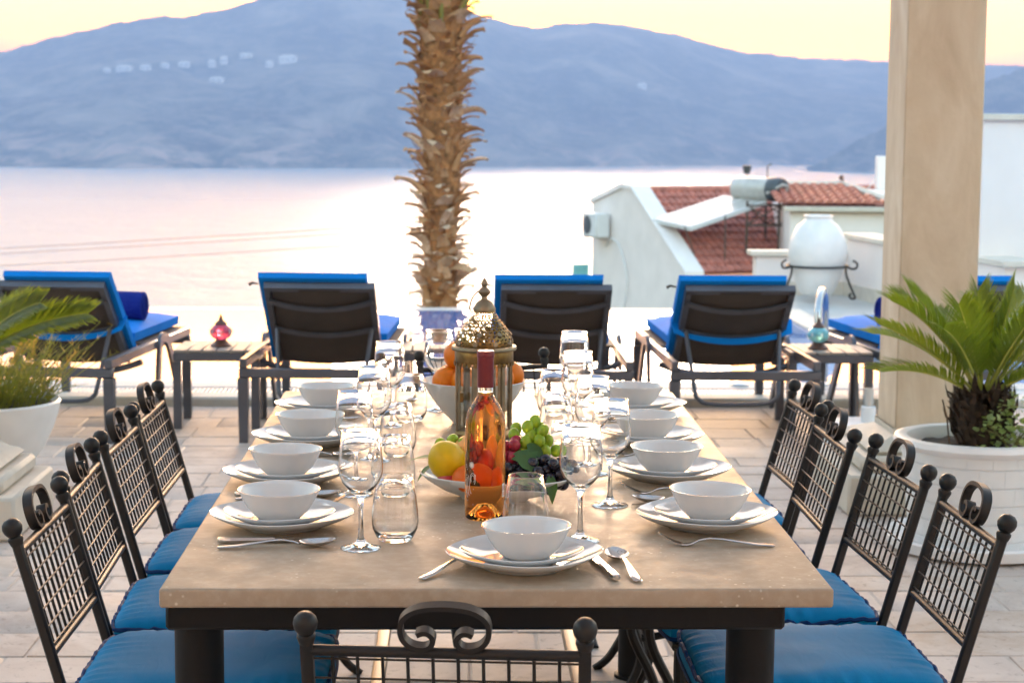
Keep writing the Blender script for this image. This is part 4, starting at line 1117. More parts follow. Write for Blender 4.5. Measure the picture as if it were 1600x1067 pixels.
# ------------------------------------------------------------------ wrought iron chairs
def chair_model():
    t = thing('iron_chair', '', 'chair', (0, 0, 0), 0, 'wrought iron chairs around the table')
    lean = 0.28
    def by(z): return -0.20 - lean * (z - 0.45)
    W = 0.1975
    sec = [(-0.009, -0.005), (-0.006, -0.009), (0.006, -0.009), (0.009, -0.005), (0.009, 0.005), (0.006, 0.009), (-0.006, 0.009), (-0.009, 0.005)]
    for s in (-1, 1):
        p = MB().sweep([(s * W, by(0.785), 0.785), (s * W, by(0.6), 0.6), (s * W, by(0.45), 0.45), (s * W, -0.185, 0.36), (s * W, -0.20, 0.2), (s * W, -0.255, 0.0)], sec, up=(1, 0, 0)).build('post', M['iron'], t)
        MB().lathe([(0, -0.032), (0.0105, -0.032), (0.0135, -0.022), (0.013, -0.018), (0.010, -0.0155), (0.0115, -0.0145), (0.016, -0.008), (0.0178, 0.0), (0.016, 0.008), (0.0105, 0.0145), (0, 0.0178)], 24, (s * W, by(0.79), 0.79), M=Matrix.Rotation(R(15), 3, 'X')).build('ball_finial', M['iron'], p)
    zt, zb = 0.748, 0.565
    for z in (zt, zb):
        MB().tube([(-W, by(z), z), (W, by(z), z)], 0.0082, 12).build('back_rail', M['iron'], t)
    k = 0.00033
    sc = [(-120, 64), (-95, 74), (-70, 70), (-50, 45), (-62, 12), (-95, -2), (-145, 8), (-180, 42), (-190, 90), (-172, 142), (-108, 180), (0, 192), (108, 180), (172, 142), (190, 90), (180, 42), (145, 8), (95, -2), (62, 12), (50, 45), (70, 70), (95, 74), (120, 64)]
    pts = []
    for a, b in spline([(a, b, 0) for a, b in sc], 4) and [(p.x, p.y) for p in spline([(a, b, 0) for a, b in sc], 4)]:
        z = zt + 0.0095 + b * k
        pts.append((a * k, by(z), z))
    MB().sweep(pts, [(-0.0038, -0.009), (0.0038, -0.009), (0.0038, 0.009), (-0.0038, 0.009)], up=(0, -math.cos(0.27), -math.sin(0.27))).build('scroll', M['iron'], t)
    bar = MB().tube([(0, by(zb), zb), (0, by(zt), zt)], 0.0027, 6).mesh('vertical_bar', M['iron'])
    for i in range(10): link('vertical_bar', bar, t, (-W + 2 * W * (i + 1) / 11, 0, 0))
    wire = MB().tube([(-W, 0, 0), (W, 0, 0)], 0.0019, 6).mesh('cross_wire', M['wire'])
    for i in range(6):
        z = zt - 0.014 - (zt - zb - 0.028) * i / 5
        link('cross_wire', wire, t, (0, by(z) + 0.0045, z))
    # seat frame and curved legs
    fr = [(-0.2, -0.20, 0.432), (0.2, -0.20, 0.432), (0.2, 0.22, 0.432), (-0.2, 0.22, 0.432)]
    MB().tube([(-0.19, -0.2, 0.430), (0.19, -0.2, 0.430), (0.20, -0.18, 0.430), (0.20, 0.21, 0.430), (0.19, 0.22, 0.430), (-0.19, 0.22, 0.430), (-0.20, 0.21, 0.430), (-0.20, -0.18, 0.430)], 0.010, 8, True).build('seat_frame', M['iron'], t)
    for s in (-1, 1):
        MB().tube(spline([(s * 0.2, 0.215, 0.43), (s * 0.2, 0.21, 0.33), (s * 0.2, 0.16, 0.22), (s * 0.2, 0.15, 0.14), (s * 0.2, 0.20, 0.04), (s * 0.2, 0.245, 0.0)], 5), 0.0115, 8).build('front_leg', M['iron'], t)
        MB().tube(spline([(s * 0.2, -0.16, 0.42), (s * 0.2, -0.06, 0.28), (s * 0.2, 0.06, 0.22), (s * 0.2, 0.17, 0.20)], 5), 0.007, 8).build('side_brace', M['iron'], t)
    MB().tube([(-0.2, 0.155, 0.19), (0.2, 0.155, 0.19)], 0.008, 8).build('stretcher', M['iron'], t)
    # cushion
    rr = random.Random(2)
    mb = MB(); n = 44; vs = []
    w, d, th = 0.215, 0.225, 0.066
    def sq(a, b, rad):
        # rounded square boundary
        return a, b
    for top in (1, 0):
        for j in range(n):
            for i in range(n):
                u, v = i / (n - 1) * 2 - 1, j / (n - 1) * 2 - 1
                cu, cv = u * math.sqrt(max(0, 1 - 0.10 * v ** 6)), v * math.sqrt(max(0, 1 - 0.10 * u ** 6))
                e = (1 - abs(u) ** 5) * (1 - abs(v) ** 5)
                wrk = noise.noise(Vector((u * 1.5, v * 15, 4))) * 0.0095 * abs(u) ** 4 * (1 - abs(v) ** 6) + noise.noise(Vector((u * 15, v * 1.5, 8))) * 0.0085 * abs(v) ** 4 * (1 - abs(u) ** 6) + noise.noise(Vector((u * 2, v * 2, 1))) * 0.003
                z = (0.043 + 0.026 * e ** 0.55 + wrk) if top else (0.0 + 0.008 * (1 - e))
                vs.append((cu * w, 0.02 + cv * d, 0.443 + z))
    N = n * n; fs = []
    for j in range(n - 1):
        for i in range(n - 1):
            q = (j * n + i, j * n + i + 1, (j + 1) * n + i + 1, (j + 1) * n + i)
            fs.append(q); fs.append(tuple(x + N for x in q[::-1]))
    edge = [(0, i) for i in range(n)] + [(j, n - 1) for j in range(1, n)] + [(n - 1, i) for i in range(n - 2, -1, -1)] + [(j, 0) for j in range(n - 2, 0, -1)]
    ids = [j * n + i for j, i in edge]
    for q in range(len(ids)):
        a, b = ids[q], ids[(q + 1) % len(ids)]
        fs.append((a, a + N, b + N, b))
    mb.add(vs, fs)
    cu = mb.build('cushion', M['seat'], t, 50)
    for off, idx in ((0.0, 0), (0.001, N)):
        pts = [Vector(vs[i + idx]) for i in ids]
        c0 = Vector((0, 0.02, 0)); pts = [Vector((p.x * 1.004, 0.02 + (p.y - 0.02) * 1.004, p.z)) for p in pts]
        MB().tube(pts, 0.0045, 6, True).build('piping', M['piping'], cu)
    return t
proto = chair_model()
def chair_at(x, y, rz, lab):
    global proto_used
    o = proto if not proto_used else copy_tree(proto)
    proto_used = True
    o.location = (x, y, 0); o.rotation_euler = (0, 0, rz); o['label'] = lab
proto_used = False
LC = ['nearest the camera on the footed grass pot side', 'second from the camera on the grass pot side', 'third from the camera on the grass pot side', 'farthest from the camera on the grass pot side']
RC = ['nearest the camera on the cycad side', 'second from the camera on the cycad side', 'third from the camera on the cycad side', 'farthest from the camera on the cycad side']
off = 0.20 + 0.28 * (0.79 - 0.45)
for (bx, y_, rz), l in zip(((-0.763, 3.44, -90), (-0.780, 3.895, -88), (-0.786, 4.39, -90), (-0.788, 4.83, -90)), LC):
    a = R(rz); chair_at(bx - math.sin(a) * off, y_ + math.cos(a) * off, a, 'black iron chair with blue cushion, ' + l)
for (bx, y_, rz), l in zip(((0.990, 3.485, 90.5), (0.965, 3.98, 93), (0.920, 4.44, 90), (0.941, 4.89, 92)), RC):
    a = R(rz); chair_at(bx - math.sin(a) * off, y_ + math.cos(a) * off, a, 'black iron chair with blue cushion, ' + l)
a = R(-5.2); chair_at(-0.010 - math.sin(a) * off, 2.593 + math.cos(a) * off, a, 'black iron chair at the near end, its scroll standing in front of the apron')
a = R(193.7); chair_at(0.09 - math.sin(a) * off, 5.76 + math.cos(a) * off, a, 'black iron chair at the far end, only its ball finials showing behind the oranges')

# ------------------------------------------------------------------ tableware
def squircle(n=2.5, rot=PI / 4):
    m = 2 ** (0.5 - 1 / n)
    return lambda w: (abs(math.cos(w - rot)) ** n + abs(math.sin(w - rot)) ** n) ** (-1 / n) / m
plate_me = MB().lathe([(0, 0.003), (0.066, 0.003), (0.068, 0), (0.073, 0), (0.076, 0.004), (0.100, 0.0105), (0.122, 0.0205), (0.1305, 0.0262), (0.1318, 0.0278), (0.1305, 0.0288), (0.121, 0.0232), (0.098, 0.0135), (0.080, 0.0085), (0.066, 0.0068), (0, 0.0065)], 72, shape=squircle(2.45)).mesh('dinner_plate', M['ceramic'], 60)
splate_me = MB().lathe([(0, 0.003), (0.052, 0.003), (0.054, 0), (0.058, 0), (0.061, 0.004), (0.080, 0.009), (0.096, 0.0165), (0.1015, 0.0205), (0.1028, 0.0222), (0.1012, 0.023), (0.0955, 0.0190), (0.078, 0.0115), (0.064, 0.0075), (0.052, 0.0062), (0, 0.006)], 72, shape=squircle(2.35)).mesh('side_plate', M['ceramic'], 60)
bowl_me = MB().lathe([(0, 0.003), (0.030, 0.003), (0.032, 0), (0.037, 0), (0.0445, 0.006), (0.0555, 0.018), (0.0645, 0.033), (0.0712, 0.0475), (0.0742, 0.0530), (0.0742, 0.0540), (0.0728, 0.0540), (0.0685, 0.0475), (0.0615, 0.033), (0.0525, 0.0195), (0.040, 0.010), (0.02, 0.0065), (0, 0.006)], 72).mesh('bowl', M['ceramic'], 60)
wine_prof = [(0, 0.0), (0.0335, 0.0), (0.035, 0.0012), (0.0335, 0.0026), (0.020, 0.0058), (0.0095, 0.0105), (0.0052, 0.020), (0.0040, 0.040), (0.0040, 0.068), (0.0058, 0.084), (0.0100, 0.0925), (0.0215, 0.1025), (0.0310, 0.114), (0.0370, 0.1275), (0.0385, 0.138), (0.0380, 0.150), (0.0360, 0.172), (0.0332, 0.2040), (0.0333, 0.2047), (0.0330, 0.2053), (0.0325, 0.2055), (0.0320, 0.2053), (0.0318, 0.2047), (0.0321, 0.2040), (0.0350, 0.172), (0.0370, 0.150), (0.0374, 0.138), (0.0358, 0.1285), (0.0298, 0.1155), (0.0200, 0.1045), (0.0100, 0.098), (0, 0.0965)]
wine_me = MB().lathe(wine_prof, 56).mesh('wine_glass', M['glass'], 70)
tum_prof = [(0, 0.0), (0.026, 0.0), (0.0285, 0.002), (0.0335, 0.009), (0.0392, 0.022), (0.0412, 0.036), (0.0405, 0.052), (0.0368, 0.080), (0.0304, 0.1140), (0.0305, 0.1148), (0.0302, 0.1154), (0.0297, 0.1156), (0.0292, 0.1154), (0.0289, 0.1148), (0.0291, 0.1140), (0.0356, 0.080), (0.0393, 0.052), (0.0399, 0.036), (0.0378, 0.0235), (0.0315, 0.0115), (0.024, 0.0085), (0, 0.008)]
tum_me = MB().lathe(tum_prof, 56).mesh('tumbler', M['glass'], 70)

SET = [(-0.308, 3.372, 'nearest place on the grass pot side'), (-0.335, 3.800, 'second place from camera on the grass pot side'), (-0.325, 4.258, 'third place from camera on the grass pot side'), (-0.318, 4.735, 'farthest place on the grass pot side'),
       (0.465, 3.378, 'nearest place on the cycad side'), (0.447, 3.842, 'second place from camera on the cycad side'), (0.447, 4.268, 'third place from camera on the cycad side'), (0.465, 4.755, 'farthest place on the cycad side'),
       (0.120, 3.062, 'the place at the near end in front of the bottle')]
rp = random.Random(4)
for i, (x, y_, l) in enumerate(SET):
    q = rp.uniform(-0.25, 0.25)
    o = tag(link('dinner_plate', plate_me, None, (x, y_, TZ + 0.0005), (0, 0, q)), 'large white dinner plate, ' + l, 'plate', 'white dinner plates'); 
    o = tag(link('side_plate', splate_me, None, (x + rp.uniform(-.006, .006), y_ + rp.uniform(-.004, .004), TZ + 0.0095), (0, 0, q + rp.uniform(-.3, .3))), 'smaller middle white plate, ' + l, 'plate', 'white side plates')
    o = tag(link('bowl', bowl_me, None, (x + rp.uniform(-.006, .006), y_ + rp.uniform(-.004, .004), TZ + 0.0162), (rp.uniform(-.012, .012), rp.uniform(-.012, .012), q)), 'white bowl on two plates, ' + l, 'bowl', 'white soup bowls')
WG = [(-0.157, 3.195, 'tall wine glass beside the nearest tumbler, at the nearest grass-pot-side place'), (-0.192, 3.670, 'second wine glass from the camera in the row on the grass pot side'), (-0.170, 4.050, 'third wine glass from the camera in the row on the grass pot side'), (-0.152, 4.520, 'fourth wine glass from the camera in the row on the grass pot side'), (-0.035, 4.780, 'wine glass right behind the oranges at the far end'),
      (0.225, 3.255, 'tall wine glass in front of the black grapes, base behind the near plates'), (0.303, 3.565, 'wine glass standing by the second place on the cycad side'), (0.293, 3.90, 'wine glass standing by the third place on the cycad side'), (0.290, 4.335, 'second farthest wine glass on the cycad side'), (0.309, 4.76, 'farthest wine glass on the cycad side')]
for x, y_, l in WG: tag(link('wine_glass', wine_me, None, (x, y_, TZ + 0.0004), (0, 0, rp.uniform(0, 6))), l, 'wine glass', 'stemmed wine glasses')
TU = [(-0.100, 3.255, 'stemless tumbler nearest the camera on the grass pot side'), (-0.114, 3.685, 'second stemless tumbler from the camera on the grass pot side'), (-0.121, 4.115, 'third stemless tumbler from the camera on the grass pot side'), (-0.103, 4.60, 'farthest stemless tumbler, left of the orange bowl'),
      (0.129, 3.262, 'stemless tumbler right beside the rose bottle'), (0.237, 3.86, 'stemless tumbler behind the black grapes'), (0.239, 4.285, 'second farthest stemless tumbler on the cycad side'), (0.253, 4.70, 'farthest stemless tumbler on the cycad side, beside the fork')]
for x, y_, l in TU: tag(link('tumbler', tum_me, None, (x, y_, TZ + 0.0004), (0, 0, rp.uniform(0, 6))), l, 'tumbler', 'stemless water tumblers')

# cutlery: lies along +X, handle at x=0, head at x=0.2
def flat_sweep(pts, ws, ths):
    mb = MB(); vs = []
    n = len(pts)
    for (x, z), w_, t_ in zip(pts, ws, ths):
        for a, b in ((-1, 0), (-0.7, 1), (0.7, 1), (1, 0), (0.7, -1), (-0.7, -1)): vs.append((x, a * w_ / 2, z + b * t_ / 2))
    fs = [(i * 6 + q, i * 6 + (q + 1) % 6, (i + 1) * 6 + (q + 1) % 6, (i + 1) * 6 + q) for i in range(n - 1) for q in range(6)] + [tuple(range(5, -1, -1)), tuple((n - 1) * 6 + q for q in range(6))]
    return mb.add(vs, fs)
hp = [(0.0, 0.003), (0.004, 0.003), (0.03, 0.0045), (0.06, 0.0085), (0.09, 0.0125), (0.112, 0.0135), (0.130, 0.010)]
hw = [0.008, 0.015, 0.017, 0.013, 0.0085, 0.0065, 0.006]; ht = [0.0025, 0.003, 0.003, 0.003, 0.003, 0.003, 0.003]
spoon = flat_sweep(hp + [(0.142, 0.0055)], hw + [0.010], ht + [0.0024])
vs = []; nu, nvv = 14, 7
for j in range(nvv + 1):
    for q in range(nu):
        rr = j / nvv; w_ = 2 * PI * q / nu
        x = 0.171 + 0.033 * rr * math.cos(w_); y_ = 0.0205 * rr * math.sin(w_) * (1 - 0.12 * math.cos(w_))
        vs.append((x, y_, 0.0020 + 0.0085 * rr ** 2.2 + 0.0035 * max(0, math.cos(w_)) * rr))
sp2 = vs + [(a, b, c - 0.0013) for a, b, c in vs]
N = len(vs); fs = []
for j in range(nvv):
    for q in range(nu):
        k = (q + 1) % nu
        f = (j * nu + q, j * nu + k, (j + 1) * nu + k, (j + 1) * nu + q)
        fs.append(f); fs.append(tuple(i + N for i in f[::-1]))
for q in range(nu): fs.append((nvv * nu + q, nvv * nu + (q + 1) % nu, nvv * nu + (q + 1) % nu + N, nvv * nu + q + N))
spoon.add(sp2, fs)
spoon_me = spoon.mesh('spoon', M['steel'], 50)
fork = flat_sweep(hp + [(0.142, 0.0045), (0.152, 0.0022), (0.162, 0.0030)], hw + [0.012, 0.020, 0.0235], ht + [0.0024, 0.002, 0.002])
for k in range(4):
    y0 = (-1.5 + k) * 0.0064
    pts = [(0.161, y0, 0.0030), (0.172, y0, 0.0065), (0.187, y0, 0.0135), (0.202, y0 * 0.97, 0.0225)]
    fork.sweep(pts, [(-0.0019, -0.0010), (0.0019, -0.0010), (0.0019, 0.0010), (-0.0019, 0.0010)], up=(0, 0, 1), scale=[1, 1, 0.9, 0.5])
fork_me = fork.mesh('fork', M['steel'], 50)
kn = flat_sweep([(0, 0.006), (0.004, 0.006), (0.03, 0.006), (0.08, 0.006), (0.094, 0.006), (0.099, 0.006)], [0.010, 0.0165, 0.0165, 0.0125, 0.013, 0.012], [0.007, 0.0095, 0.009, 0.0075, 0.008, 0.006])
kn.add([(0.098, -0.0045, 0.005), (0.098, 0.0065, 0.005), (0.105, -0.008, 0.005), (0.105, 0.0085, 0.005), (0.17, -0.009, 0.004), (0.17, 0.0085, 0.004), (0.196, -0.004, 0.004), (0.203, 0.006, 0.004)] +
       [(0.098, -0.0045, 0.0072), (0.098, 0.0065, 0.0072), (0.105, -0.008, 0.0066), (0.105, 0.0085, 0.0076), (0.17, -0.009, 0.0048), (0.17, 0.0085, 0.006), (0.196, -0.004, 0.0048), (0.203, 0.006, 0.0056)],
       [(0, 1, 3, 2), (2, 3, 5, 4), (4, 5, 7, 6), (10, 11, 9, 8), (12, 13, 11, 10), (14, 15, 13, 12), (0, 2, 10, 8), (2, 4, 12, 10), (4, 6, 14, 12), (3, 1, 9, 11), (5, 3, 11, 13), (7, 5, 13, 15), (6, 7, 15, 14), (1, 0, 8, 9)])
knife_me = kn.mesh('knife', M['steel'], 50)
CU = {'fork': (fork_me, 'steel table forks'), 'knife': (knife_me, 'steel table knives'), 'spoon': (spoon_me, 'steel table spoons')}
def cut(kind, x, y_, deg, lab):
    tag(link(kind, CU[kind][0], None, (x, y_, TZ + 0.0004), (0, 0, R(deg))), lab, kind, CU[kind][1])
cut('knife', -0.407, 3.232, 3, 'steel knife in front of the plates at the nearest grass-pot-side place')
cut('spoon', -0.402, 3.188, 6, 'steel spoon in front of the plates at the nearest grass-pot-side place')
cut('fork', -0.405, 3.535, 4, 'steel fork behind the plates at the nearest grass-pot-side place')
cut('knife', -0.425, 3.645, 3, 'steel knife at the second place from camera on the grass pot side')
cut('spoon', -0.42, 3.612, 8, 'steel spoon at the second place from camera on the grass pot side')
cut('fork', -0.42, 3.965, 3, 'steel fork at the second place from camera on the grass pot side')
cut('knife', -0.41, 4.098, 2, 'steel knife at the third place from camera on the grass pot side')
cut('spoon', -0.40, 4.065, 6, 'steel spoon at the third place from camera on the grass pot side')
cut('spoon', -0.42, 4.545, 5, 'steel spoon at the farthest place on the grass pot side')
cut('fork', 0.560, 3.205, 176, 'steel fork in front of the plates at the nearest cycad-side place')
cut('knife', 0.545, 3.545, 177, 'steel knife behind the plates at the nearest cycad-side place')
cut('spoon', 0.55, 3.575, 174, 'steel spoon behind the plates at the nearest cycad-side place')
cut('fork', 0.535, 3.665, 175, 'steel fork in front of the plates at the second cycad-side place')
cut('fork', 0.54, 4.105, 177, 'steel fork in front of the plates at the third cycad-side place')
cut('fork', 0.55, 4.585, 178, 'steel fork in front of the plates at the farthest cycad-side place')
cut('fork', -0.050, 2.962, 58, 'steel fork peeping out from under the near end plates')
cut('knife', 0.263, 2.955, 99, 'steel knife beside the near end plates')
cut('spoon', 0.2985, 2.945, 97, 'steel spoon beside the knife at the near end place')
cut('spoon', -0.10, 5.06, -93, 'steel spoon at the far end left of the orange bowl')
cut('fork', 0.228, 5.08, -88, 'steel fork at the far end right of the orange bowl')

# lantern
t = thing('lantern', 'tall Moroccan lantern with a pierced brass dome and glass panes', 'lantern', (0.0725, 4.355, TZ))
hexa = [(0.0625 * math.cos(R(60 * k + 12)), 0.0625 * math.sin(R(60 * k + 12))) for k in range(6)]
MB().lathe([(0, 0.0), (0.066, 0.0), (0.070, 0.004), (0.070, 0.012), (0.064, 0.020), (0, 0.020)], 6, M=Matrix.Rotation(R(12), 3, 'Z')).build('base', M['brass'], t, 30)
for k in range(6):
    a, b = Vector((*hexa[k], 0)), Vector((*hexa[(k + 1) % 6], 0))
    MB().box((a.x, a.y, 0.098), (0.009, 0.009, 0.158), Matrix.Rotation(R(60 * k + 12), 3, 'Z')).build('post', M['pewter'], t, 0)
    m_ = (a + b) / 2; ang_ = math.atan2(b.y - a.y, b.x - a.x)
    MB().box((m_.x, m_.y, 0.098), ((b - a).length - 0.0095, 0.002, 0.152), Matrix.Rotation(ang_, 3, 'Z')).build('glass_pane', M['pane'], t, 0)
    for s in (-1, 1):
        c_ = m_ + (b - a).normalized() * s * ((b - a).length / 2 - 0.0085)
        c_ = c_ * 1.02
        MB().box((c_.x, c_.y, 0.098), (0.006, 0.004, 0.152), Matrix.Rotation(ang_, 3, 'Z')).build('pane_frame', M['pewter'], t, 0)
MB().lathe([(0.0665, 0.178), (0.068, 0.182), (0.068, 0.206), (0.0655, 0.210), (0.062, 0.206), (0.062, 0.180), (0.0665, 0.178)], 36).build('band', M['brass'], t)
for k in range(30):
    a = 2 * PI * k / 30
    MB().lathe([(0, 0), (0.0052, 0), (0.0052, 0.0025), (0, 0.003)], 8, (0.0675 * math.cos(a), 0.0675 * math.sin(a), 0.176), M=Matrix.Rotation(a, 3, 'Z') @ Matrix.Rotation(R(90), 3, 'Y')).build('scallop', M['brass'], t)
MB().lathe([(0.064, 0.206), (0.0745, 0.207), (0.0762, 0.211), (0.0745, 0.216), (0.066, 0.217)], 48).build('collar_ring', M['pewter'], t)
dome_prof = [(0.0665, 0.216), (0.0672, 0.224), (0.0655, 0.234), (0.061, 0.245), (0.054, 0.256), (0.046, 0.266), (0.0385, 0.275), (0.032, 0.284), (0.0275, 0.292), (0.0245, 0.30)]
dp = [(p.x, p.z) for p in spline([(r_, 0, z) for r_, z in dome_prof], 4)]
NS = 90
dm = MB(); vs = []
for r_, z in dp:
    for q in range(NS):
        w_ = 2 * PI * q / NS; vs.append((r_ * math.cos(w_), r_ * math.sin(w_), z))
fs = []
for j in range(len(dp) - 1):
    for q in range(NS):
        hole = (j % 3 != 0) and ((q + (j // 3) % 2) % 3 != 0) and ((q * 7 + j * 5) % 11 > 2) and j < len(dp) - 4
        if not hole: fs.append((j * NS + q, j * NS + (q + 1) % NS, (j + 1) * NS + (q + 1) % NS, (j + 1) * NS + q))
dm.add(vs, fs)
dome = dm.build('dome', M['brass'], t, 60)
for z, n_, r_, rr in ((0.2255, 9, 0.0678, 0.0062), (0.247, 8, 0.061, 0.0062), (0.268, 7, 0.0455, 0.005)):
    for k in range(n_):
        a = 2 * PI * (k + (0.5 if n_ == 8 else 0)) / n_ + 0.2
        MB().lathe([(0, 0), (rr, 0), (rr * 0.9, 0.0014), (0, 0.0018)], 12, (r_ * math.cos(a), r_ * math.sin(a), z), M=Matrix.Rotation(a, 3, 'Z') @ Matrix.Rotation(R(90 - (8 if n_ == 9 else 38)), 3, 'Y')).build('medallion', M['pewter'], dome)
MB().lathe([(0.026, 0.298), (0.0265, 0.303), (0.018, 0.318), (0.008, 0.324), (0.0065, 0.330), (0.013, 0.337), (0.0155, 0.342), (0.010, 0.349), (0.0055, 0.353), (0.0085, 0.360), (0.0055, 0.367), (0.0025, 0.372), (0, 0.374)], 24).build('finial', M['pewter'], t)
MB().tube(spline([(-0.006, 0, 0.344), (-0.018, -0.004, 0.340), (-0.029, -0.008, 0.325), (-0.034, -0.01, 0.305), (-0.030, -0.01, 0.296), (-0.023, -0.008, 0.297)], 6), 0.0021, 6).build('handle', M['pewter'], t)
MB().rbox((-0.052, -0.040, 0.10), (0.008, 0.006, 0.022), 0.001).build('latch', M['brass'], t)

# rose bottle
t = thing('wine_bottle', 'rose wine bottle with a burgundy capsule and white floral print', 'bottle', (0.0605, 3.452, TZ))
MB().lathe([(0, 0.030), (0.010, 0.028), (0.020, 0.014), (0.029, 0.0015), (0.033, 0.0), (0.0365, 0.003), (0.0375, 0.010), (0.0375, 0.168), (0.0368, 0.183), (0.0335, 0.198), (0.0270, 0.212), (0.0195, 0.222), (0.0155, 0.229), (0.0142, 0.2355), (0, 0.2355)], 64).build('wine_body', M['wine'], t, 50)
MB().lathe([(0.0142, 0.2358), (0.0140, 0.25), (0.0138, 0.256), (0, 0.256)], 40).lathe([(0, 0.2360), (0.0141, 0.2360)], 40).build('neck', M['neckglass'], t, 50)
MB().lathe([(0.0136, 0.2565), (0.0150, 0.2450), (0.0154, 0.2450), (0.0152, 0.300), (0.0160, 0.3005), (0.0160, 0.311), (0.0150, 0.3125), (0, 0.3125)], 40).build('capsule', M['capsule'], t)
def on_bottle(a, z, r_=0.0379): return Vector((r_ * math.sin(a), -r_ * math.cos(a), z))
def dot(mb, a, z, r_, n_=10):
    c_ = on_bottle(a, z); ring_ = [on_bottle(a + r_ / 0.0379 * math.cos(2 * PI * i / n_), z + r_ * math.sin(2 * PI * i / n_)) for i in range(n_)]
    mb.add([c_] + ring_, [(0, 1 + i, 1 + (i + 1) % n_) for i in range(n_)])
def stroke(mb, pts, r_=0.0006): mb.tube([on_bottle(a, z, 0.0378) for a, z in pts], r_, 4)
pr = MB(); F0 = (-0.72, 0.104)
for k in range(12):
    w_ = 2 * PI * k / 12
    stroke(pr, [(F0[0] + 0.03 * math.cos(w_), F0[1] + 0.0012 * math.sin(w_)), (F0[0] + 0.15 * math.cos(w_), F0[1] + 0.006 * math.sin(w_))], 0.0008)
dot(pr, *F0, 0.0018)
for k in range(3):
    stroke(pr, [(-1.20 + 0.13 * k + 0.20 * s, 0.076 - 0.032 * s - 0.01 * math.sin(s * 3) + 0.004 * k) for s in [i / 8 for i in range(9)]], 0.0006)
for k in range(2):
    stroke(pr, [(-0.66 + (0.16 - 0.05 * k) * math.cos(w_) , 0.078 + (0.011 - 0.004 * k) * math.sin(w_)) for w_ in [PI * 1.5 * i / 12 - 0.8 for i in range(13)]], 0.0006)
for i in range(26):
    dot(pr, random.uniform(-1.2, -0.45), random.uniform(0.030, 0.115), random.choice((0.0006, 0.0009, 0.0012)), 7)
pr.build('floral_print', M['whiteprint'], t)
lb = MB()
lb.add([on_bottle(0.98 + 0.06 * i, z) for z in (0.043, 0.068) for i in range(5)], [(i, i + 1, i + 6, i + 5) for i in range(4)])
lab_ = lb.build('side_label', M['whiteprint'], t, 0)
lb = MB()
for z in (0.0465, 0.0500): lb.add([on_bottle(1.0 + 0.04 * i, z + q, 0.0382) for q in (0, 0.0014) for i in range(5)], [(i, i + 1, i + 6, i + 5) for i in range(4)])
for z, a0 in ((0.054, 1.0), (0.0555, 1.1)): lb.add([on_bottle(a0 + 0.02 * i, z + q, 0.0382) for q in (0, 0.009) for i in range(3)], [(i, i + 1, i + 4, i + 3) for i in range(2)])
lb.build('label_mark', M['redprint'], lab_, 0)

# bowl of oranges
tag(link('fruit_bowl', MB().lathe([(0, 0.004), (0.045, 0.004), (0.047, 0), (0.052, 0), (0.055, 0.006), (0.085, 0.036), (0.110, 0.072), (0.124, 0.098), (0.1275, 0.105), (0.1262, 0.1065), (0.122, 0.099), (0.107, 0.073), (0.082, 0.039), (0.05, 0.011), (0, 0.009)], 72).mesh('fruit_bowl', M['ceramic'], 60), None, (0.052, 4.575, TZ + 0.0004)), 'deep white flared bowl piled with oranges behind the lantern', 'bowl')
OR = [(-0.066, -0.045, 0.108, 'orange lying low at the front left of the pile'), (-0.038, -0.03, 0.170, 'topmost orange of the pile, half hidden by the lantern'), (-0.020, -0.072, 0.110, 'orange at the front of the pile touching the lantern edge'), (0.060, -0.060, 0.116, 'orange peeping out at the lantern right edge'), (0.086, -0.012, 0.118, 'outermost orange at the right rim of the bowl'), (-0.055, 0.04, 0.105, 'orange hidden at the back left of the pile'), (0.02, 0.06, 0.108, 'orange hidden at the back right of the pile')]
for dx, dy, dz, l in OR:
    mb = MB().ball((0, 0, 0), (0.0365, 0.0365, 0.0350), 24, 16)
    o = mb.build('orange', M['orange'], None, 60, (0.052 + dx, 4.575 + dy, TZ + dz), (random.uniform(0, 6), random.uniform(0, 6), 0))
    tag(o, l, 'orange', 'oranges in the white bowl')

# shallow dish of fruit
DX, DY = 0.082, 3.635
def boat(w): return 1.12 - 0.36 * abs(math.sin(w)) ** 1.5
tag(link('fruit_dish', MB().lathe([(0, 0.004), (0.055, 0.004), (0.057, 0), (0.063, 0), (0.066, 0.005), (0.10, 0.018), (0.128, 0.037), (0.1375, 0.047), (0.1365, 0.0488), (0.1255, 0.039), (0.098, 0.0225), (0.06, 0.011), (0, 0.010)], 72, shape=boat).mesh('fruit_dish', M['ceramic'], 60), None, (DX, DY, TZ + 0.0004), (0, 0, R(-22))), 'shallow white oval dish heaped with lemon, grapes and other fruit', 'dish')
def fruit(name, me_mb, mat, x, y_, z, lab, cat, rot=(0, 0, 0)):
    return tag(me_mb.build(name, mat, None, 60, (DX + x, DY + y_, TZ + z), rot), lab, cat)
lemon = MB().lathe([(0, -0.044), (0.010, -0.042), (0.023, -0.034), (0.034, -0.018), (0.0375, 0.0), (0.035, 0.016), (0.027, 0.030), (0.015, 0.040), (0.006, 0.043), (0, 0.0435)], 32)
fruit('lemon', lemon, M['lemon'], -0.091, -0.006, 0.074, 'big glossy yellow lemon at the left of the fruit dish', 'lemon', (0.35, -0.55, 0))
fruit('tangerine', MB().ball((0, 0, 0), (0.031, 0.031, 0.027), 24, 16), M['tangerine'], -0.052, -0.050, 0.048, 'small orange tangerine tucked between lemon and bottle', 'tangerine')
fruit('tangerine', MB().ball((0, 0, 0), (0.033, 0.033, 0.029), 24, 16), M['tangerine'], -0.006, -0.045, 0.053, 'tangerine glowing straight behind the rose bottle', 'tangerine')
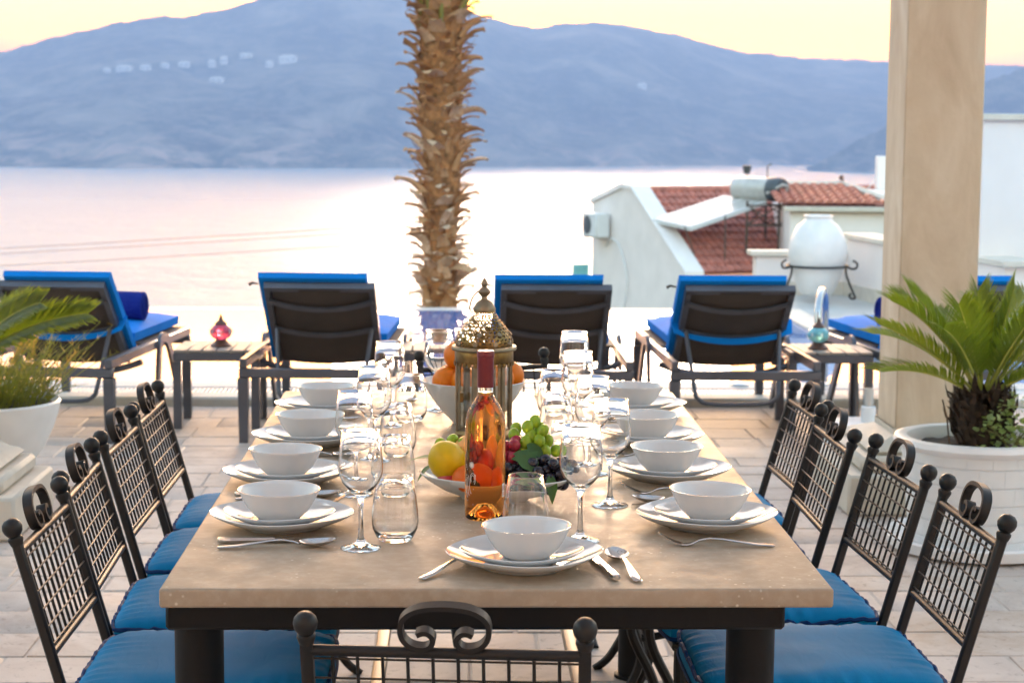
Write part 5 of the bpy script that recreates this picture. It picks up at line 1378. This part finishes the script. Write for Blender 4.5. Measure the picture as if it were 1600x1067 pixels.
fruit('peach', MB().ball((0, 0, 0), (0.031, 0.031, 0.032), 24, 16), M['peach'], -0.050, 0.030, 0.088, 'yellow-pink peach behind the lemon beside the bottle', 'peach')
fruit('plum', MB().ball((0, 0, 0), (0.028, 0.028, 0.026), 20, 14), M['redfruit'], -0.020, 0.0, 0.075, 'red plum behind the upper wine bottle', 'plum')
fruit('plum', MB().ball((0, 0, 0), (0.024, 0.024, 0.022), 20, 14), M['redfruit'], -0.088, -0.014, 0.040, 'red plum glimpsed under the lemon at the dish rim', 'plum')
def bunch(lab, cat, mat, centre, spread, n_, r_, seed, elong=1.0):
    t = thing('grape_bunch', lab, cat, (DX + centre[0], DY + centre[1], TZ + centre[2]), 0)
    me = MB().ball((0, 0, 0), (r_, r_, r_ * elong), 16, 10).mesh('grape', mat, 60)
    rg = random.Random(seed); P = []
    tries = 0
    while len(P) < n_ and tries < 6000:
        tries += 1
        v = Vector([rg.gauss(0, 0.5) for _ in range(3)])
        if v.length > 1: continue
        p = Vector((v.x * spread[0], v.y * spread[1], v.z * spread[2]))
        if all((p - q_).length > r_ * 1.62 for q_ in P): P.append(p)
    st = MB()
    for p in P:
        o = link('grape', me, t, p, (rg.uniform(-.8, .8), rg.uniform(-.8, .8), rg.uniform(0, 6)))
        st.tube([(0, 0, 0), p], 0.0012, 4)
    st.build('stalk', M['stem'], t)
    return t
bunch('bunch of green grapes heaped at the right back of the dish', 'grapes', M['ggrape'], (0.072, 0.02, 0.092), (0.052, 0.035, 0.058), 34, 0.0115, 3, 1.22)
bunch('few green grapes behind the lemon at the left of the dish', 'grapes', M['ggrape'], (-0.080, 0.035, 0.086), (0.036, 0.03, 0.026), 12, 0.0115, 8, 1.22)
bunch('bunch of red grapes in the middle of the dish beside the bottle', 'grapes', M['rgrape'], (0.022, 0.0, 0.090), (0.036, 0.03, 0.034), 18, 0.0118, 5, 1.05)
bunch('bunch of black grapes spilling over the right rim of the dish', 'grapes', M['bgrape'], (0.090, -0.040, 0.056), (0.064, 0.038, 0.034), 40, 0.0125, 6, 1.0)
bunch('cluster of dark grapes at the front of the dish behind the tumbler', 'grapes', M['bgrape'], (0.025, -0.062, 0.052), (0.045, 0.020, 0.020), 16, 0.0120, 7, 1.0)
def leaf(x, y_, z, L, W, rx, ry, rz, lab, lobed=False):
    mb = MB(); n_ = 9; vs = []
    for i in range(n_):
        s = i / (n_ - 1)
        w_ = W * math.sin(PI * s ** 0.8) ** 0.9 * (1 + (0.28 * math.sin(s * 20) if lobed else 0.06 * math.sin(s * 40)))
        zz = -0.35 * L * s * s
        for a, h in ((-1, 0.18), (-0.5, 0.05), (0, 0.0), (0.5, 0.05), (1, 0.18)): vs.append((a * w_ / 2, L * s, zz + h * w_ * 0.5))
    mb.add(vs, [(i * 5 + q, i * 5 + q + 1, i * 5 + 6 + q, i * 5 + 5 + q) for i in range(n_ - 1) for q in range(4)])
    return tag(mb.build('fruit_leaf', M['leaf'], None, 60, (DX + x, DY + y_, TZ + z), (R(rx), R(ry), R(rz))), lab, 'leaf', 'leaves among the fruit')
leaf(-0.115, 0.02, 0.074, 0.052, 0.034, 12, 0, 78, 'green leaf sticking out left of the lemon')
leaf(-0.118, 0.025, 0.062, 0.045, 0.026, -25, 0, 105, 'green leaf drooping below the first, left of the lemon')
leaf(-0.09, 0.03, 0.105, 0.04, 0.014, 25, 0, 70, 'narrow curled leaf above the green grapes behind the lemon')
leaf(0.045, -0.035, 0.100, 0.060, 0.050, -20, 10, -150, 'lobed vine leaf lying over the grapes in the middle', True)
leaf(0.062, -0.015, 0.112, 0.055, 0.026, -35, 25, -140, 'pale backed vine leaf folded between red and green grapes')
leaf(0.105, -0.078, 0.062, 0.055, 0.022, -50, 0, -170, 'vine leaf hanging over the front rim of the dish')
leaf(0.045, -0.078, 0.062, 0.05, 0.035, -10, 0, -100, 'vine leaf lying on the dark grapes behind the tumbler', True)

print('paving stones', cnt)
